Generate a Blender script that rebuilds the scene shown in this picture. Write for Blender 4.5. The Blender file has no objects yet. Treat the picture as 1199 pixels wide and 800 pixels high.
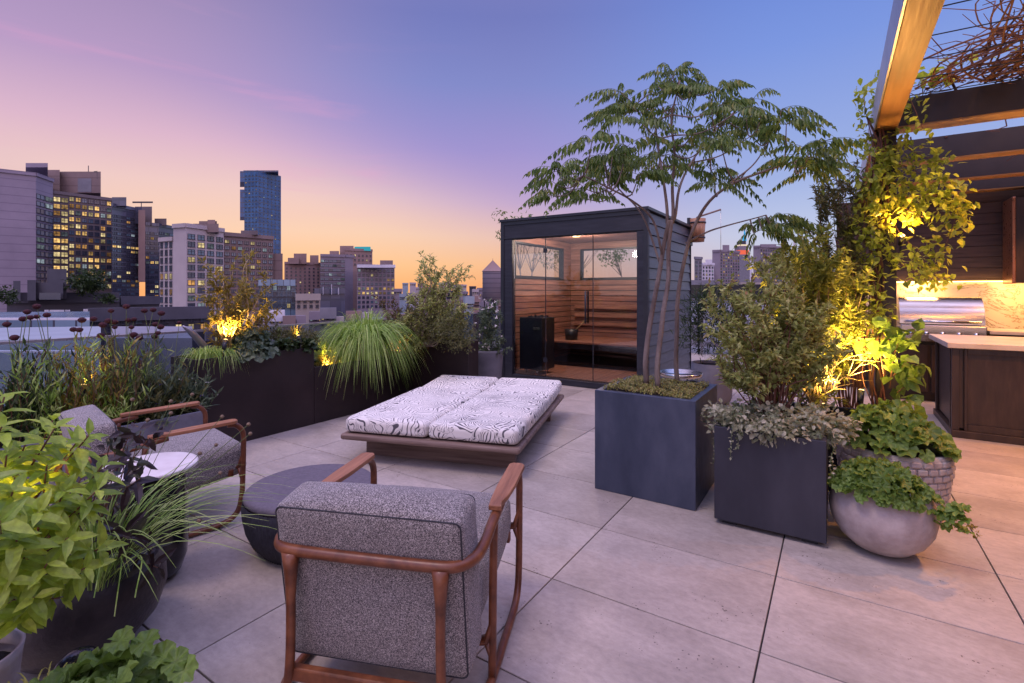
import bpy, bmesh, math, random
from mathutils import Vector, Matrix, noise
rnd = random.Random(7)
scene = bpy.context.scene
COL = scene.collection
PI = math.pi
# terrace frame: +x along the tile rows, +y into the depth.  The camera is turned about 33 degrees to the left of +y
CC, SS = .8391, .5440
EYE, FPX = 1.4, 586.0
def W(X, Y, z=0.0): return Vector((X*CC - Y*SS, X*SS + Y*CC, z))
def PD(px, py, d): return W((px-599.5)/FPX*d, d, EYE-(py-341.0)/FPX*d)
def R(a): return math.radians(a)

# ------------------------------------------------------------------ object helpers
KEEP=[(-.07,3.84,.70,.15),(.14,4.30,.74,.26),(.43,4.90,1.80,.12),(-4.64,2.47,.85,.10)]  # no leaf grows where a lamp stands
class MB:
    def __init__(self): self.v=[]; self.f=[]; self.m=[]; self.sm=[]
    def add(self, vs, fs, mi=0, smooth=False):
        o=len(self.v); self.v.extend([tuple(p) for p in vs])
        for f in fs: self.f.append(tuple(i+o for i in f)); self.m.append(mi); self.sm.append(smooth)
    def box(self, x0,x1,y0,y1,z0,z1, mi=0):
        self.add([(x0,y0,z0),(x1,y0,z0),(x1,y1,z0),(x0,y1,z0),(x0,y0,z1),(x1,y0,z1),(x1,y1,z1),(x0,y1,z1)],
                 [(0,3,2,1),(4,5,6,7),(0,1,5,4),(1,2,6,5),(2,3,7,6),(3,0,4,7)], mi)
        return self
    def obox(self, c, u, v, w, mi=0):
        c,u,v,w=Vector(c),Vector(u),Vector(v),Vector(w); P=[]
        for k in (-1,1):
            for a,b in ((-1,-1),(1,-1),(1,1),(-1,1)): P.append(c+a*u+b*v+k*w)
        self.add(P,[(0,3,2,1),(4,5,6,7),(0,1,5,4),(1,2,6,5),(2,3,7,6),(3,0,4,7)],mi); return self
    def bar(self, a, b, w, h, mi=0, up=(0,0,1)):
        a,b=Vector(a),Vector(b); t=(b-a); L=t.length; t=t.normalized(); up=Vector(up)
        s=t.cross(up)
        if s.length<1e-4: s=t.cross(Vector((1,0,0)))
        s.normalize(); n=s.cross(t).normalized()
        return self.obox((a+b)/2, s*w/2, n*h/2, t*L/2, mi)
    def tube(self, pts, rad, n=8, mi=0, caps=True, flat=1.0, upv=(0,0,1)):
        pts=[Vector(p) for p in pts]; N=len(pts)
        if not hasattr(rad,'__len__'): rad=[rad]*N
        t0=(pts[1]-pts[0]).normalized(); up=Vector(upv)
        s=t0.cross(up)
        if s.length<1e-3: s=t0.cross(Vector((1,0.3,0)))
        s.normalize(); V=[]
        for i,p in enumerate(pts):
            t=(pts[min(i+1,N-1)]-pts[max(i-1,0)])
            if t.length<1e-9: t=t0.copy()
            t.normalize(); s=(s-t*s.dot(t)); 
            if s.length<1e-6: s=t.orthogonal()
            s.normalize(); b=t.cross(s)
            for k in range(n):
                a=2*PI*k/n; V.append(p+(s*math.cos(a)+b*math.sin(a)*flat)*rad[i])
        F=[]
        for i in range(N-1):
            for k in range(n):
                k2=(k+1)%n; F.append((i*n+k,i*n+k2,(i+1)*n+k2,(i+1)*n+k))
        if caps: F.append(tuple(range(n))[::-1]); F.append(tuple((N-1)*n+k for k in range(n)))
        self.add(V,F,mi,True); return self
    def lathe(self, prof, c=(0,0,0), n=40, mi=0, bump=None):
        V=[];F=[];N=len(prof)
        for i,(r,z) in enumerate(prof):
            for k in range(n):
                a=2*PI*k/n; rr=r*(bump(a,z) if bump else 1); V.append((c[0]+rr*math.cos(a),c[1]+rr*math.sin(a),c[2]+z))
        for i in range(N-1):
            for k in range(n):
                k2=(k+1)%n; F.append((i*n+k,i*n+k2,(i+1)*n+k2,(i+1)*n+k))
        self.add(V,F,mi,True); return self
    def cushion(self, c, ux, uy, uz, size, r=.05, puff=.15, n=14, mi=0):
        """soft rounded box: size (w,d,h) along the unit axes ux,uy,uz"""
        c=Vector(c); hx,hy,hz=[s/2 for s in size]; ux,uy,uz=[Vector(a).normalized() for a in (ux,uy,uz)]
        V={};P=[];F=[]
        def pt(i,j,k,m):
            key=(i,j,k)
            if key in V: return V[key]
            q=Vector((i/m*hx,j/m*hy,k/m*hz))
            def snap(t,h): # put more loops near the edges
                s=t/h; return h*math.copysign(abs(s)**.7,s)
            q=Vector((snap(q.x,hx),snap(q.y,hy),snap(q.z,hz)))
            inn=Vector((max(-hx+r,min(hx-r,q.x)),max(-hy+r,min(hy-r,q.y)),max(-hz+r,min(hz-r,q.z))))
            d=q-inn
            if d.length>1e-9: q=inn+d.normalized()*r
            a=1-(q.x/hx)**2; b=1-(q.y/hy)**2; g=1-(q.z/hz)**2
            q=Vector((q.x*(1+puff*.25*b*g*hz/max(hx,hz)),q.y*(1+puff*.25*a*g*hz/max(hy,hz)),q.z*(1+puff*a*b)))
            V[key]=len(P); P.append(c+ux*q.x+uy*q.y+uz*q.z); return V[key]
        m=n
        for ax in range(3):
            for s in (-m,m):
                for i in range(-m,m,2):
                    for j in range(-m,m,2):
                        cs=[(i,j),(i+2,j),(i+2,j+2),(i,j+2)]
                        if s<0: cs=cs[::-1]
                        ids=[]
                        for (a,b) in cs:
                            key=[0,0,0]; key[ax]=s; key[(ax+1)%3]=a; key[(ax+2)%3]=b
                            ids.append(pt(*key,m))
                        F.append(tuple(ids))
        self.add(P,F,mi,True); return self
    def leaf(self, p, d, n, L, w, curl=.25, mi=0, fold=.25, seg=2):
        p=Vector(p)
        for (kx,ky,kz,kr) in KEEP:
            if abs(p.x-kx)<kr and abs(p.y-ky)<kr and abs(p.z-kz)<kr and (p.x-kx)**2+(p.y-ky)**2+(p.z-kz)**2<kr*kr: return
        d=Vector(d).normalized(); n=Vector(n); s=d.cross(n)
        if s.length<1e-4: s=d.orthogonal()
        s.normalize(); n=s.cross(d).normalized()
        if seg==1:
            m=p+d*L*.45-n*fold*w*.5
            self.add([p,m+s*w*.5+n*fold*w*.6,p+d*L-n*curl*L,m-s*w*.5+n*fold*w*.6],[(0,1,2,3)],mi,False); return
        def q(t): return p+d*L*t-n*curl*L*t*t
        a,b,e=q(.33),q(.7),q(1.0)
        V=[p, a+s*w*.5+n*fold*w*.5, a, a-s*w*.5+n*fold*w*.5, b+s*w*.38+n*fold*w*.38, b, b-s*w*.38+n*fold*w*.38, e]
        self.add(V,[(0,1,2),(0,2,3),(1,4,5,2),(2,5,6,3),(4,7,5),(5,7,6)],mi,False)
    def build(self, name, mat, parent=None, bevel=0, seg=2, loc=None, rz=0):
        me=bpy.data.meshes.new(name); me.from_pydata(self.v,[],self.f)
        for m in (mat if isinstance(mat,(list,tuple)) else [mat]): me.materials.append(m)
        me.polygons.foreach_set('material_index',self.m); me.polygons.foreach_set('use_smooth',self.sm)
        me.update()
        o=bpy.data.objects.new(name,me); COL.objects.link(o)
        if parent is not None: o.parent=parent
        if loc is not None: o.location=loc
        if rz: o.rotation_euler.z=rz
        if bevel:
            b=o.modifiers.new('bevel','BEVEL'); b.width=bevel; b.segments=seg; b.limit_method='ANGLE'; b.angle_limit=R(35)
            b.harden_normals=False
        return o
def spline(P, k=6):
    P=[Vector(p) for p in P]; Q=[P[0]*2-P[1]]+P+[P[-1]*2-P[-2]]; out=[]
    for i in range(1,len(Q)-2):
        a,b,c,d=Q[i-1],Q[i],Q[i+1],Q[i+2]
        for j in range(k):
            t=j/k; out.append(.5*((2*b)+(c-a)*t+(2*a-5*b+4*c-d)*t*t+(3*b-a-3*c+d)*t**3))
    out.append(P[-1]); return out
def lerp(a,b,t): return a+(b-a)*t
def rads(n, r0, r1): return [lerp(r0,r1,i/(n-1)) for i in range(n)]
def tag(o,label=None,cat=None,group=None,kind=None):
    if label: o['label']=label
    if cat: o['category']=cat
    if group: o['group']=group
    if kind: o['kind']=kind
    return o
def thing(name,label,cat,loc=(0,0,0),rz=0,group=None):
    o=bpy.data.objects.new(name,None); COL.objects.link(o); o.location=loc; o.rotation_euler=(0,0,rz); o.empty_display_size=.1
    return tag(o,label,cat,group)
def rv(s=1): return Vector((rnd.uniform(-s,s),rnd.uniform(-s,s),rnd.uniform(-s,s)))
def rdir():
    while 1:
        v=rv()
        if .05<v.length<1: return v.normalized()

# ------------------------------------------------------------------ materials
def newmat(name):
    m=bpy.data.materials.new(name); m.use_nodes=True; nt=m.node_tree; nt.nodes.clear()
    out=nt.nodes.new('ShaderNodeOutputMaterial'); return m,nt,out
def N(nt,t,**kw):
    n=nt.nodes.new(t)
    for k,v in kw.items():
        if k.startswith('i_'):
            key=k[2:]; key=int(key) if key.isdigit() else key.replace('_',' ')
            n.inputs[key].default_value=v
        else: setattr(n,k,v)
    return n
def ramp(nt,fac,stops,interp='LINEAR'):
    r=nt.nodes.new('ShaderNodeValToRGB'); r.color_ramp.interpolation=interp
    el=r.color_ramp.elements
    while len(el)>1: el.remove(el[-1])
    el[0].position=stops[0][0]; el[0].color=(*stops[0][1],1)
    for p,c in stops[1:]:
        e=el.new(p); e.color=(*c,1)
    if fac is not None: nt.links.new(fac,r.inputs[0])
    return r
def math_(nt,op,a,b=None,c=None,clamp=False):
    n=nt.nodes.new('ShaderNodeMath'); n.operation=op; n.use_clamp=clamp
    for i,x in enumerate((a,b,c)):
        if x is None: continue
        if hasattr(x,'links') or isinstance(x,bpy.types.NodeSocket): nt.links.new(x,n.inputs[i])
        else: n.inputs[i].default_value=x
    return n.outputs[0]
def coord(nt,kind='Object',scale=(1,1,1),rot=(0,0,0)):
    tc=nt.nodes.new('ShaderNodeTexCoord'); mp=nt.nodes.new('ShaderNodeMapping')
    mp.inputs['Scale'].default_value=scale; mp.inputs['Rotation'].default_value=rot
    nt.links.new(tc.outputs[kind],mp.inputs[0]); return mp.outputs[0]
def srgb(r,g,b):
    return tuple((c/255/12.92 if c/255<=.04045 else ((c/255+.055)/1.055)**2.4) for c in (r,g,b))
def surf(name, cols, scale=4, rough=.6, metal=0, bump=.1, bscale=None, detail=6, stretch=(1,1,1), bdist=.01, spec=.5, rot=(0,0,0), rvar=.1, coat=0):
    """generic surface: noise between colours, fine bump, roughness variation"""
    m,nt,out=newmat(name); b=N(nt,'ShaderNodeBsdfPrincipled'); nt.links.new(b.outputs[0],out.inputs[0])
    co=coord(nt,'Object',stretch,rot)
    n1=N(nt,'ShaderNodeTexNoise',i_Scale=scale,i_Detail=detail,i_Roughness=.6); nt.links.new(co,n1.inputs['Vector'])
    k=len(cols); r=ramp(nt,n1.outputs[0],[(.3+.4*i/max(1,k-1),c) for i,c in enumerate(cols)]); nt.links.new(r.outputs[0],b.inputs['Base Color'])
    b.inputs['Metallic'].default_value=metal; b.inputs['Specular IOR Level'].default_value=spec
    b.inputs['Coat Weight'].default_value=coat
    n2=N(nt,'ShaderNodeTexNoise',i_Scale=bscale or scale*8,i_Detail=4); nt.links.new(co,n2.inputs['Vector'])
    rr=N(nt,'ShaderNodeMapRange'); rr.inputs[3].default_value=max(.02,rough-rvar); rr.inputs[4].default_value=min(1,rough+rvar)
    nt.links.new(n2.outputs[0],rr.inputs[0]); nt.links.new(rr.outputs[0],b.inputs['Roughness'])
    if bump:
        bp=N(nt,'ShaderNodeBump',i_Strength=bump,i_Distance=bdist); nt.links.new(n2.outputs[0],bp.inputs['Height']); nt.links.new(bp.outputs[0],b.inputs['Normal'])
    return m
def leafmat(name, cols, rough=.45, trans=.35, weights=None, spec=.35):
    m,nt,out=newmat(name)
    g=N(nt,'ShaderNodeNewGeometry'); k=len(cols)
    r=ramp(nt,g.outputs['Random Per Island'],[((weights[i] if weights else i/max(1,k-1)),c) for i,c in enumerate(cols)])
    nv=N(nt,'ShaderNodeTexNoise',i_Scale=70,i_Detail=3); nt.links.new(coord(nt),nv.inputs['Vector'])
    vr=N(nt,'ShaderNodeMapRange'); vr.inputs[1].default_value=.3; vr.inputs[2].default_value=.7; vr.inputs[3].default_value=.8; vr.inputs[4].default_value=1.25; nt.links.new(nv.outputs[0],vr.inputs[0])
    hv=N(nt,'ShaderNodeHueSaturation'); nt.links.new(r.outputs[0],hv.inputs['Color']); nt.links.new(vr.outputs[0],hv.inputs['Value']); r=hv
    b=N(nt,'ShaderNodeBsdfPrincipled',i_Roughness=rough); b.inputs['Specular IOR Level'].default_value=spec
    bpv=N(nt,'ShaderNodeBump',i_Strength=.35,i_Distance=.003); nt.links.new(nv.outputs[0],bpv.inputs['Height']); nt.links.new(bpv.outputs[0],b.inputs['Normal'])
    t=N(nt,'ShaderNodeBsdfTranslucent'); nt.links.new(r.outputs[0],b.inputs['Base Color'])
    hs=N(nt,'ShaderNodeHueSaturation',i_Value=1.5,i_Saturation=1.05,i_Hue=.49); nt.links.new(r.outputs[0],hs.inputs['Color']); nt.links.new(hs.outputs[0],t.inputs[0])
    mx=N(nt,'ShaderNodeMixShader',i_0=trans); nt.links.new(b.outputs[0],mx.inputs[1]); nt.links.new(t.outputs[0],mx.inputs[2]); nt.links.new(mx.outputs[0],out.inputs[0])
    return m
def wood(name, cols, axis='X', scale=6, rough=.45, bump=.15, coat=0.0):
    if axis=='N': return surf(name,cols,scale=scale*2.2,rough=rough,bump=bump*.4,bscale=scale*9,bdist=.001,coat=coat)
    st={'X':(.35,6,6),'Y':(6,.35,6),'Z':(6,6,.35)}[axis]
    m=surf(name,cols,scale=scale,rough=rough,bump=bump,bscale=scale*5,stretch=st,bdist=.003,coat=coat); return m
def emis(name,col,strength,sample=True):
    m,nt,out=newmat(name); e=N(nt,'ShaderNodeEmission',i_Strength=strength); e.inputs[0].default_value=(*col,1); nt.links.new(e.outputs[0],out.inputs[0])
    if not sample: m.cycles.emission_sampling='NONE'
    return m
M={}
# stone tiles ------------------------------------------------------
def tile_mat():
    m,nt,out=newmat('stone_tile'); b=N(nt,'ShaderNodeBsdfPrincipled'); nt.links.new(b.outputs[0],out.inputs[0])
    g=N(nt,'ShaderNodeNewGeometry')
    tc=nt.nodes.new('ShaderNodeTexCoord'); off=N(nt,'ShaderNodeVectorMath',operation='MULTIPLY_ADD')
    cb=N(nt,'ShaderNodeCombineXYZ'); 
    nt.links.new(math_(nt,'MULTIPLY',g.outputs['Random Per Island'],37.0),cb.inputs[0]); nt.links.new(math_(nt,'MULTIPLY',g.outputs['Random Per Island'],91.0),cb.inputs[1])
    ad=N(nt,'ShaderNodeVectorMath',operation='ADD'); nt.links.new(tc.outputs['Object'],ad.inputs[0]); nt.links.new(cb.outputs[0],ad.inputs[1])
    mp=nt.nodes.new('ShaderNodeMapping'); mp.inputs['Scale'].default_value=(1,1.5,1); mp.inputs['Rotation'].default_value=(0,0,.12); nt.links.new(ad.outputs[0],mp.inputs[0])
    n1=N(nt,'ShaderNodeTexNoise',i_Scale=2.6,i_Detail=12,i_Roughness=.62,i_Distortion=.25); nt.links.new(mp.outputs[0],n1.inputs['Vector'])
    n2=N(nt,'ShaderNodeTexNoise',i_Scale=26,i_Detail=6,i_Roughness=.7); nt.links.new(mp.outputs[0],n2.inputs['Vector'])
    r=ramp(nt,n1.outputs[0],[(.28,(.29,.25,.208)),(.5,(.375,.325,.275)),(.74,(.465,.405,.345))])
    mx=N(nt,'ShaderNodeMix',data_type='RGBA',blend_type='OVERLAY'); mx.inputs[0].default_value=.7; nt.links.new(r.outputs[0],mx.inputs[6])
    r2=ramp(nt,n2.outputs[0],[(.34,(.40,.40,.40)),(.5,(.5,.5,.5)),(.68,(.60,.60,.60))]); nt.links.new(r2.outputs[0],mx.inputs[7])
    # small pits
    vo=N(nt,'ShaderNodeTexVoronoi',i_Scale=46,i_Randomness=1.0); nt.links.new(ad.outputs[0],vo.inputs['Vector'])
    n3=N(nt,'ShaderNodeTexNoise',i_Scale=5,i_Detail=3); nt.links.new(ad.outputs[0],n3.inputs['Vector'])
    thr=math_(nt,'MULTIPLY',math_(nt,'SUBTRACT',n3.outputs[0],.47,None,True),.95)
    pit=math_(nt,'LESS_THAN',vo.outputs['Distance'],thr)
    mp2=N(nt,'ShaderNodeMix',data_type='RGBA',blend_type='MULTIPLY'); nt.links.new(math_(nt,'MULTIPLY',pit,.8),mp2.inputs[0]); nt.links.new(mx.outputs[2],mp2.inputs[6]); mp2.inputs[7].default_value=(.25,.22,.22,1)
    tint=N(nt,'ShaderNodeHueSaturation'); nt.links.new(mp2.outputs[2],tint.inputs['Color'])
    mr=N(nt,'ShaderNodeMapRange'); mr.inputs[3].default_value=.86; mr.inputs[4].default_value=1.12; nt.links.new(g.outputs['Random Per Island'],mr.inputs[0]); nt.links.new(mr.outputs[0],tint.inputs['Value'])
    nt.links.new(tint.outputs[0],b.inputs['Base Color'])
    rr=N(nt,'ShaderNodeMapRange'); rr.inputs[3].default_value=.42; rr.inputs[4].default_value=.68; nt.links.new(n2.outputs[0],rr.inputs[0]); nt.links.new(rr.outputs[0],b.inputs['Roughness'])
    bp=N(nt,'ShaderNodeBump',i_Strength=.35,i_Distance=.004); nt.links.new(math_(nt,'SUBTRACT',n2.outputs[0],pit),bp.inputs['Height']); nt.links.new(bp.outputs[0],b.inputs['Normal'])
    return m
M['tile']=tile_mat()
M['joint']=surf('joint_shadow_gap',[(.03,.028,.03),(.06,.055,.055)],rough=.9)
def boucle():
    m,nt,out=newmat('boucle_fabric'); b=N(nt,'ShaderNodeBsdfPrincipled',i_Roughness=.95); nt.links.new(b.outputs[0],out.inputs[0]); b.inputs['Specular IOR Level'].default_value=.15
    co=coord(nt); n=N(nt,'ShaderNodeTexNoise',i_Scale=300,i_Detail=2,i_Roughness=.6,i_Distortion=1.0); nt.links.new(co,n.inputs['Vector'])
    r=ramp(nt,n.outputs[0],[(.38,(.04,.036,.038)),(.47,(.13,.115,.108)),(.55,(.32,.29,.265)),(.64,(.54,.49,.45))]); nt.links.new(r.outputs[0],b.inputs['Base Color'])
    b.inputs['Sheen Weight'].default_value=.25
    bp=N(nt,'ShaderNodeBump',i_Strength=.7,i_Distance=.004); nt.links.new(n.outputs[0],bp.inputs['Height'])
    w1=N(nt,'ShaderNodeTexNoise',i_Scale=5.5,i_Detail=2,i_Distortion=.8); nt.links.new(co,w1.inputs['Vector']); b2=N(nt,'ShaderNodeBump',i_Strength=.6,i_Distance=.03); nt.links.new(w1.outputs[0],b2.inputs['Height']); nt.links.new(b2.outputs[0],bp.inputs['Normal'])
    nt.links.new(bp.outputs[0],b.inputs['Normal']); return m
M['boucle']=boucle()
M['welt']=surf('dark_piping',[(.02,.02,.025),(.05,.05,.055)],rough=.9,scale=40)
M['teak']=wood('oiled_teak',[(.075,.023,.009),(.155,.050,.019),(.23,.084,.033)],'N',scale=7,rough=.38,bump=.12)
M['teak_light']=wood('pale_teak_arm',[(.18,.068,.028),(.29,.12,.053),(.38,.17,.08)],'Y',scale=9,rough=.45)
M['bedwood']=wood('weathered_wood',[(.10,.062,.045),(.19,.125,.095),(.28,.20,.155)],'X',scale=5,rough=.65)
M['ottoman_top']=surf('ottoman_felt',[(.095,.082,.098),(.14,.122,.143)],rough=.95,scale=60,bump=.3,bscale=300,bdist=.002)
M['ottoman_side']=surf('ottoman_rope',[(.018,.018,.026),(.04,.04,.055)],rough=.85,scale=40)
def mattress_mat():
    m,nt,out=newmat('palm_print_fabric'); b=N(nt,'ShaderNodeBsdfPrincipled',i_Roughness=.9); nt.links.new(b.outputs[0],out.inputs[0]); b.inputs['Specular IOR Level'].default_value=.15
    co=coord(nt); nz=N(nt,'ShaderNodeTexNoise',i_Scale=3.4,i_Detail=2); nt.links.new(co,nz.inputs['Vector'])
    mix=N(nt,'ShaderNodeVectorMath',operation='MULTIPLY_ADD'); nt.links.new(nz.outputs['Color'],mix.inputs[0]); mix.inputs[1].default_value=(.30,.30,.30); nt.links.new(co,mix.inputs[2])
    vo=N(nt,'ShaderNodeTexVoronoi',i_Scale=8.2,i_Randomness=.95); nt.links.new(mix.outputs[0],vo.inputs['Vector'])
    sc=N(nt,'ShaderNodeVectorMath',operation='SUBTRACT'); nt.links.new(mix.outputs[0],sc.inputs[0]); nt.links.new(vo.outputs['Position'],sc.inputs[1])
    sp=N(nt,'ShaderNodeSeparateXYZ'); nt.links.new(sc.outputs[0],sp.inputs[0])
    rc=N(nt,'ShaderNodeSeparateXYZ'); nt.links.new(vo.outputs['Color'],rc.inputs[0])
    # fan of strokes about an off-centre rib, bent with the radius
    ox=math_(nt,'ADD',sp.outputs[0],math_(nt,'MULTIPLY',math_(nt,'SUBTRACT',rc.outputs[0],.5),.22))
    oy=math_(nt,'ADD',sp.outputs[1],math_(nt,'MULTIPLY',math_(nt,'SUBTRACT',rc.outputs[1],.5),.22))
    ang=math_(nt,'ARCTAN2',oy,ox); rad=math_(nt,'SQRT',math_(nt,'ADD',math_(nt,'MULTIPLY',ox,ox),math_(nt,'MULTIPLY',oy,oy)))
    ph=math_(nt,'ADD',math_(nt,'MULTIPLY',ang,9.5),math_(nt,'MULTIPLY',rad,30.0))
    s=math_(nt,'ABSOLUTE',math_(nt,'SINE',ph))
    wd=math_(nt,'ADD',math_(nt,'MULTIPLY',math_(nt,'SUBTRACT',nz.outputs[0],.45),1.6,None,True),.28)
    line=math_(nt,'LESS_THAN',s,wd)
    v2=N(nt,'ShaderNodeTexVoronoi',feature='DISTANCE_TO_EDGE',i_Scale=8.2,i_Randomness=.95); nt.links.new(mix.outputs[0],v2.inputs['Vector'])
    edge=math_(nt,'LESS_THAN',v2.outputs['Distance'],.006)
    far=math_(nt,'GREATER_THAN',v2.outputs['Distance'],.035)
    msk=math_(nt,'MAXIMUM',math_(nt,'MULTIPLY',line,far),edge)
    mx=N(nt,'ShaderNodeMix',data_type='RGBA'); nt.links.new(msk,mx.inputs[0]); mx.inputs[6].default_value=(.76,.72,.65,1); mx.inputs[7].default_value=(.10,.092,.10,1); nt.links.new(mx.outputs[2],b.inputs['Base Color'])
    n2=N(nt,'ShaderNodeTexNoise',i_Scale=350,i_Detail=2); nt.links.new(co,n2.inputs['Vector'])
    n3=N(nt,'ShaderNodeTexNoise',i_Scale=6,i_Detail=2); nt.links.new(co,n3.inputs['Vector'])
    bp=N(nt,'ShaderNodeBump',i_Strength=.3,i_Distance=.003); nt.links.new(n2.outputs[0],bp.inputs['Height'])
    bp2=N(nt,'ShaderNodeBump',i_Strength=.5,i_Distance=.03); nt.links.new(n3.outputs[0],bp2.inputs['Height']); nt.links.new(bp.outputs[0],bp2.inputs['Normal']); nt.links.new(bp2.outputs[0],b.inputs['Normal']); return m
M['palm']=mattress_mat()
M['zinc']=surf('dark_zinc_planter',[(.030,.040,.066),(.052,.064,.098),(.085,.098,.138)],scale=3,stretch=(1,1,.45),rough=.48,bump=.05,bscale=30,metal=.25,rvar=.12)
M['charcoal']=surf('charcoal_planter',[(.016,.017,.026),(.028,.029,.042),(.045,.046,.062)],scale=2.4,rough=.5,bump=.05,bscale=30,metal=.2,rvar=.12,stretch=(1,1,.4))
M['bronze']=surf('dark_bronze_planter',[(.013,.008,.009),(.021,.013,.014),(.033,.021,.022)],scale=1.6,rough=.45,bump=.04,bscale=30,metal=.2,rvar=.12)
M['grey_planter']=surf('grey_concrete_planter',[(.09,.09,.11),(.15,.15,.18),(.2,.2,.23)],scale=3,rough=.7,bump=.2)
M['soil']=surf('potting_soil',[(.01,.007,.005),(.035,.024,.016)],scale=30,rough=1,bump=.8,bdist=.02)
M['black_metal']=surf('black_powder_coat',[(.010,.011,.016),(.018,.020,.028)],scale=6,rough=.42,bump=.03)
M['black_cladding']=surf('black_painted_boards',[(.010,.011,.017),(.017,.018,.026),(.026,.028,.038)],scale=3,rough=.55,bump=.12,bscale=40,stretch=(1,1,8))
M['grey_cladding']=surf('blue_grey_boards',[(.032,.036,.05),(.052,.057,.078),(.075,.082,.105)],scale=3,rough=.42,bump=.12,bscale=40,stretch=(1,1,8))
M['cedar']=wood('cedar_boards',[(.16,.070,.048),(.29,.14,.10),(.42,.22,.16)],'X',scale=4,rough=.5)
M['cedar_floor']=wood('cedar_floor_boards',[(.20,.085,.05),(.34,.16,.10),(.44,.22,.14)],'Y',scale=5,rough=.5)
M['steel']=surf('brushed_steel',[(.46,.42,.36),(.66,.60,.52)],scale=5,rough=.24,metal=1,stretch=(.4,8,8),bump=.05,bscale=60,rvar=.08)
M['chrome']=surf('chrome',[(.7,.7,.7),(.8,.8,.8)],rough=.12,metal=1,bump=0,rvar=.03)
M['dark_glaze']=surf('dark_glazed_pot',[(.012,.010,.012),(.03,.024,.026),(.055,.04,.036)],scale=5,rough=.42,bump=.25,bscale=60)
M['gloss_black']=surf('gloss_black_pot',[(.008,.008,.010),(.014,.014,.018)],rough=.12,bump=.02)
M['concrete']=surf('pale_concrete_pot',[(.29,.23,.21),(.40,.33,.305),(.52,.45,.42)],scale=7,rough=.75,bump=.35,bscale=45,bdist=.006)
M['woven_pot']=surf('pale_woven_pot',[(.36,.31,.28),(.5,.45,.41)],scale=18,rough=.8,bump=.3)
M['marble_top']=surf('pale_table_stone',[(.50,.45,.42),(.66,.61,.58),(.75,.71,.68)],scale=6,rough=.35,bump=.02)
M['pergola']=surf('dark_bronze_beam',[(.020,.012,.010),(.035,.022,.018)],scale=4,rough=.5,bump=.04)
M['pergola_soffit']=wood('stained_timber_soffit',[(.20,.085,.028),(.33,.15,.05),(.42,.20,.07)],'Y',scale=2.5,rough=.45)
M['silver']=surf('pale_aluminium_fascia',[(.30,.29,.33),(.38,.37,.42)],rough=.35,metal=.6,bump=.02)
M['bark']=surf('pale_bark',[(.11,.078,.062),(.20,.15,.125),(.30,.24,.20)],scale=14,rough=.85,bump=.5,bscale=90,bdist=.004,stretch=(1,1,.3))
M['stem_red']=surf('reddish_stem',[(.10,.038,.022),(.19,.08,.045)],scale=20,rough=.7,bump=.2)
M['stem_green']=surf('green_stem',[(.07,.10,.025),(.13,.17,.05)],scale=20,rough=.6,bump=.1)
M['stem_tan']=surf('tan_stem',[(.28,.20,.09),(.40,.30,.15)],scale=20,rough=.7,bump=.1)
def glass(name,tint=(1,1,1),refl=1.0,gain=.85):
    m,nt,out=newmat(name); fr=N(nt,'ShaderNodeFresnel',i_IOR=1.5); t=N(nt,'ShaderNodeBsdfTransparent'); t.inputs[0].default_value=(*tint,1)
    g=N(nt,'ShaderNodeBsdfGlossy',i_Roughness=.0); g.inputs[0].default_value=(refl,refl,refl,1)
    mx=N(nt,'ShaderNodeMixShader'); nt.links.new(math_(nt,'MULTIPLY',fr.outputs[0],gain,None,True),mx.inputs[0]); nt.links.new(t.outputs[0],mx.inputs[1]); nt.links.new(g.outputs[0],mx.inputs[2]); nt.links.new(mx.outputs[0],out.inputs[0]); return m
M['glass']=glass('clear_glass',(.86,.87,.88)); M['window_glass']=glass('window_glass',(.95,.95,.95),1.0,.25); M['rail_glass']=glass('balustrade_glass',(.72,.78,.82))
def stone_veined(name):
    m,nt,out=newmat(name); b=N(nt,'ShaderNodeBsdfPrincipled',i_Roughness=.28); nt.links.new(b.outputs[0],out.inputs[0])
    co=coord(nt); n=N(nt,'ShaderNodeTexNoise',i_Scale=1.6,i_Detail=8,i_Roughness=.66,i_Distortion=2.2); nt.links.new(co,n.inputs['Vector'])
    r=ramp(nt,n.outputs[0],[(.0,(.62,.53,.40)),(.485,(.62,.52,.38)),(.5,(.16,.10,.05)),(.515,(.55,.45,.32)),(.6,(.66,.58,.45)),(.672,(.6,.5,.36)),(.68,(.22,.14,.07)),(.69,(.6,.5,.38)),(1,(.68,.6,.48))])
    nt.links.new(r.outputs[0],b.inputs['Base Color']); return m
M['backsplash']=stone_veined('veined_stone')
M['warm_led']=emis('warm_led',(1,.55,.18),12)
M['warm_lens']=emis('uplight_lens',(1,.62,.22),5)
# leaves
M['lf_tree']=leafmat('sumac_leaf',[(.055,.10,.025),(.11,.18,.038),(.17,.24,.055),(.25,.26,.07)],trans=.35,weights=[0,.4,.85,1])
M['lf_shrub']=leafmat('glossy_shrub_leaf',[(.17,.21,.055),(.32,.36,.11),(.48,.50,.20),(.26,.15,.07)],weights=[0,.4,.9,1])
M['lf_vine']=leafmat('vine_leaf',[(.20,.26,.03),(.32,.38,.05),(.42,.45,.08)],trans=.42)
M['lf_bigshrub']=leafmat('tall_shrub_leaf',[(.15,.18,.035),(.28,.31,.06),(.42,.42,.09)],trans=.45)
M['lf_dark']=leafmat('deep_green_leaf',[(.014,.028,.010),(.03,.055,.017),(.05,.085,.025)],trans=.25)
M['lf_var']=leafmat('variegated_leaf',[(.10,.13,.06),(.32,.33,.21),(.52,.50,.37),(.14,.17,.08)],weights=[0,.35,.75,1],trans=.3)
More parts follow.
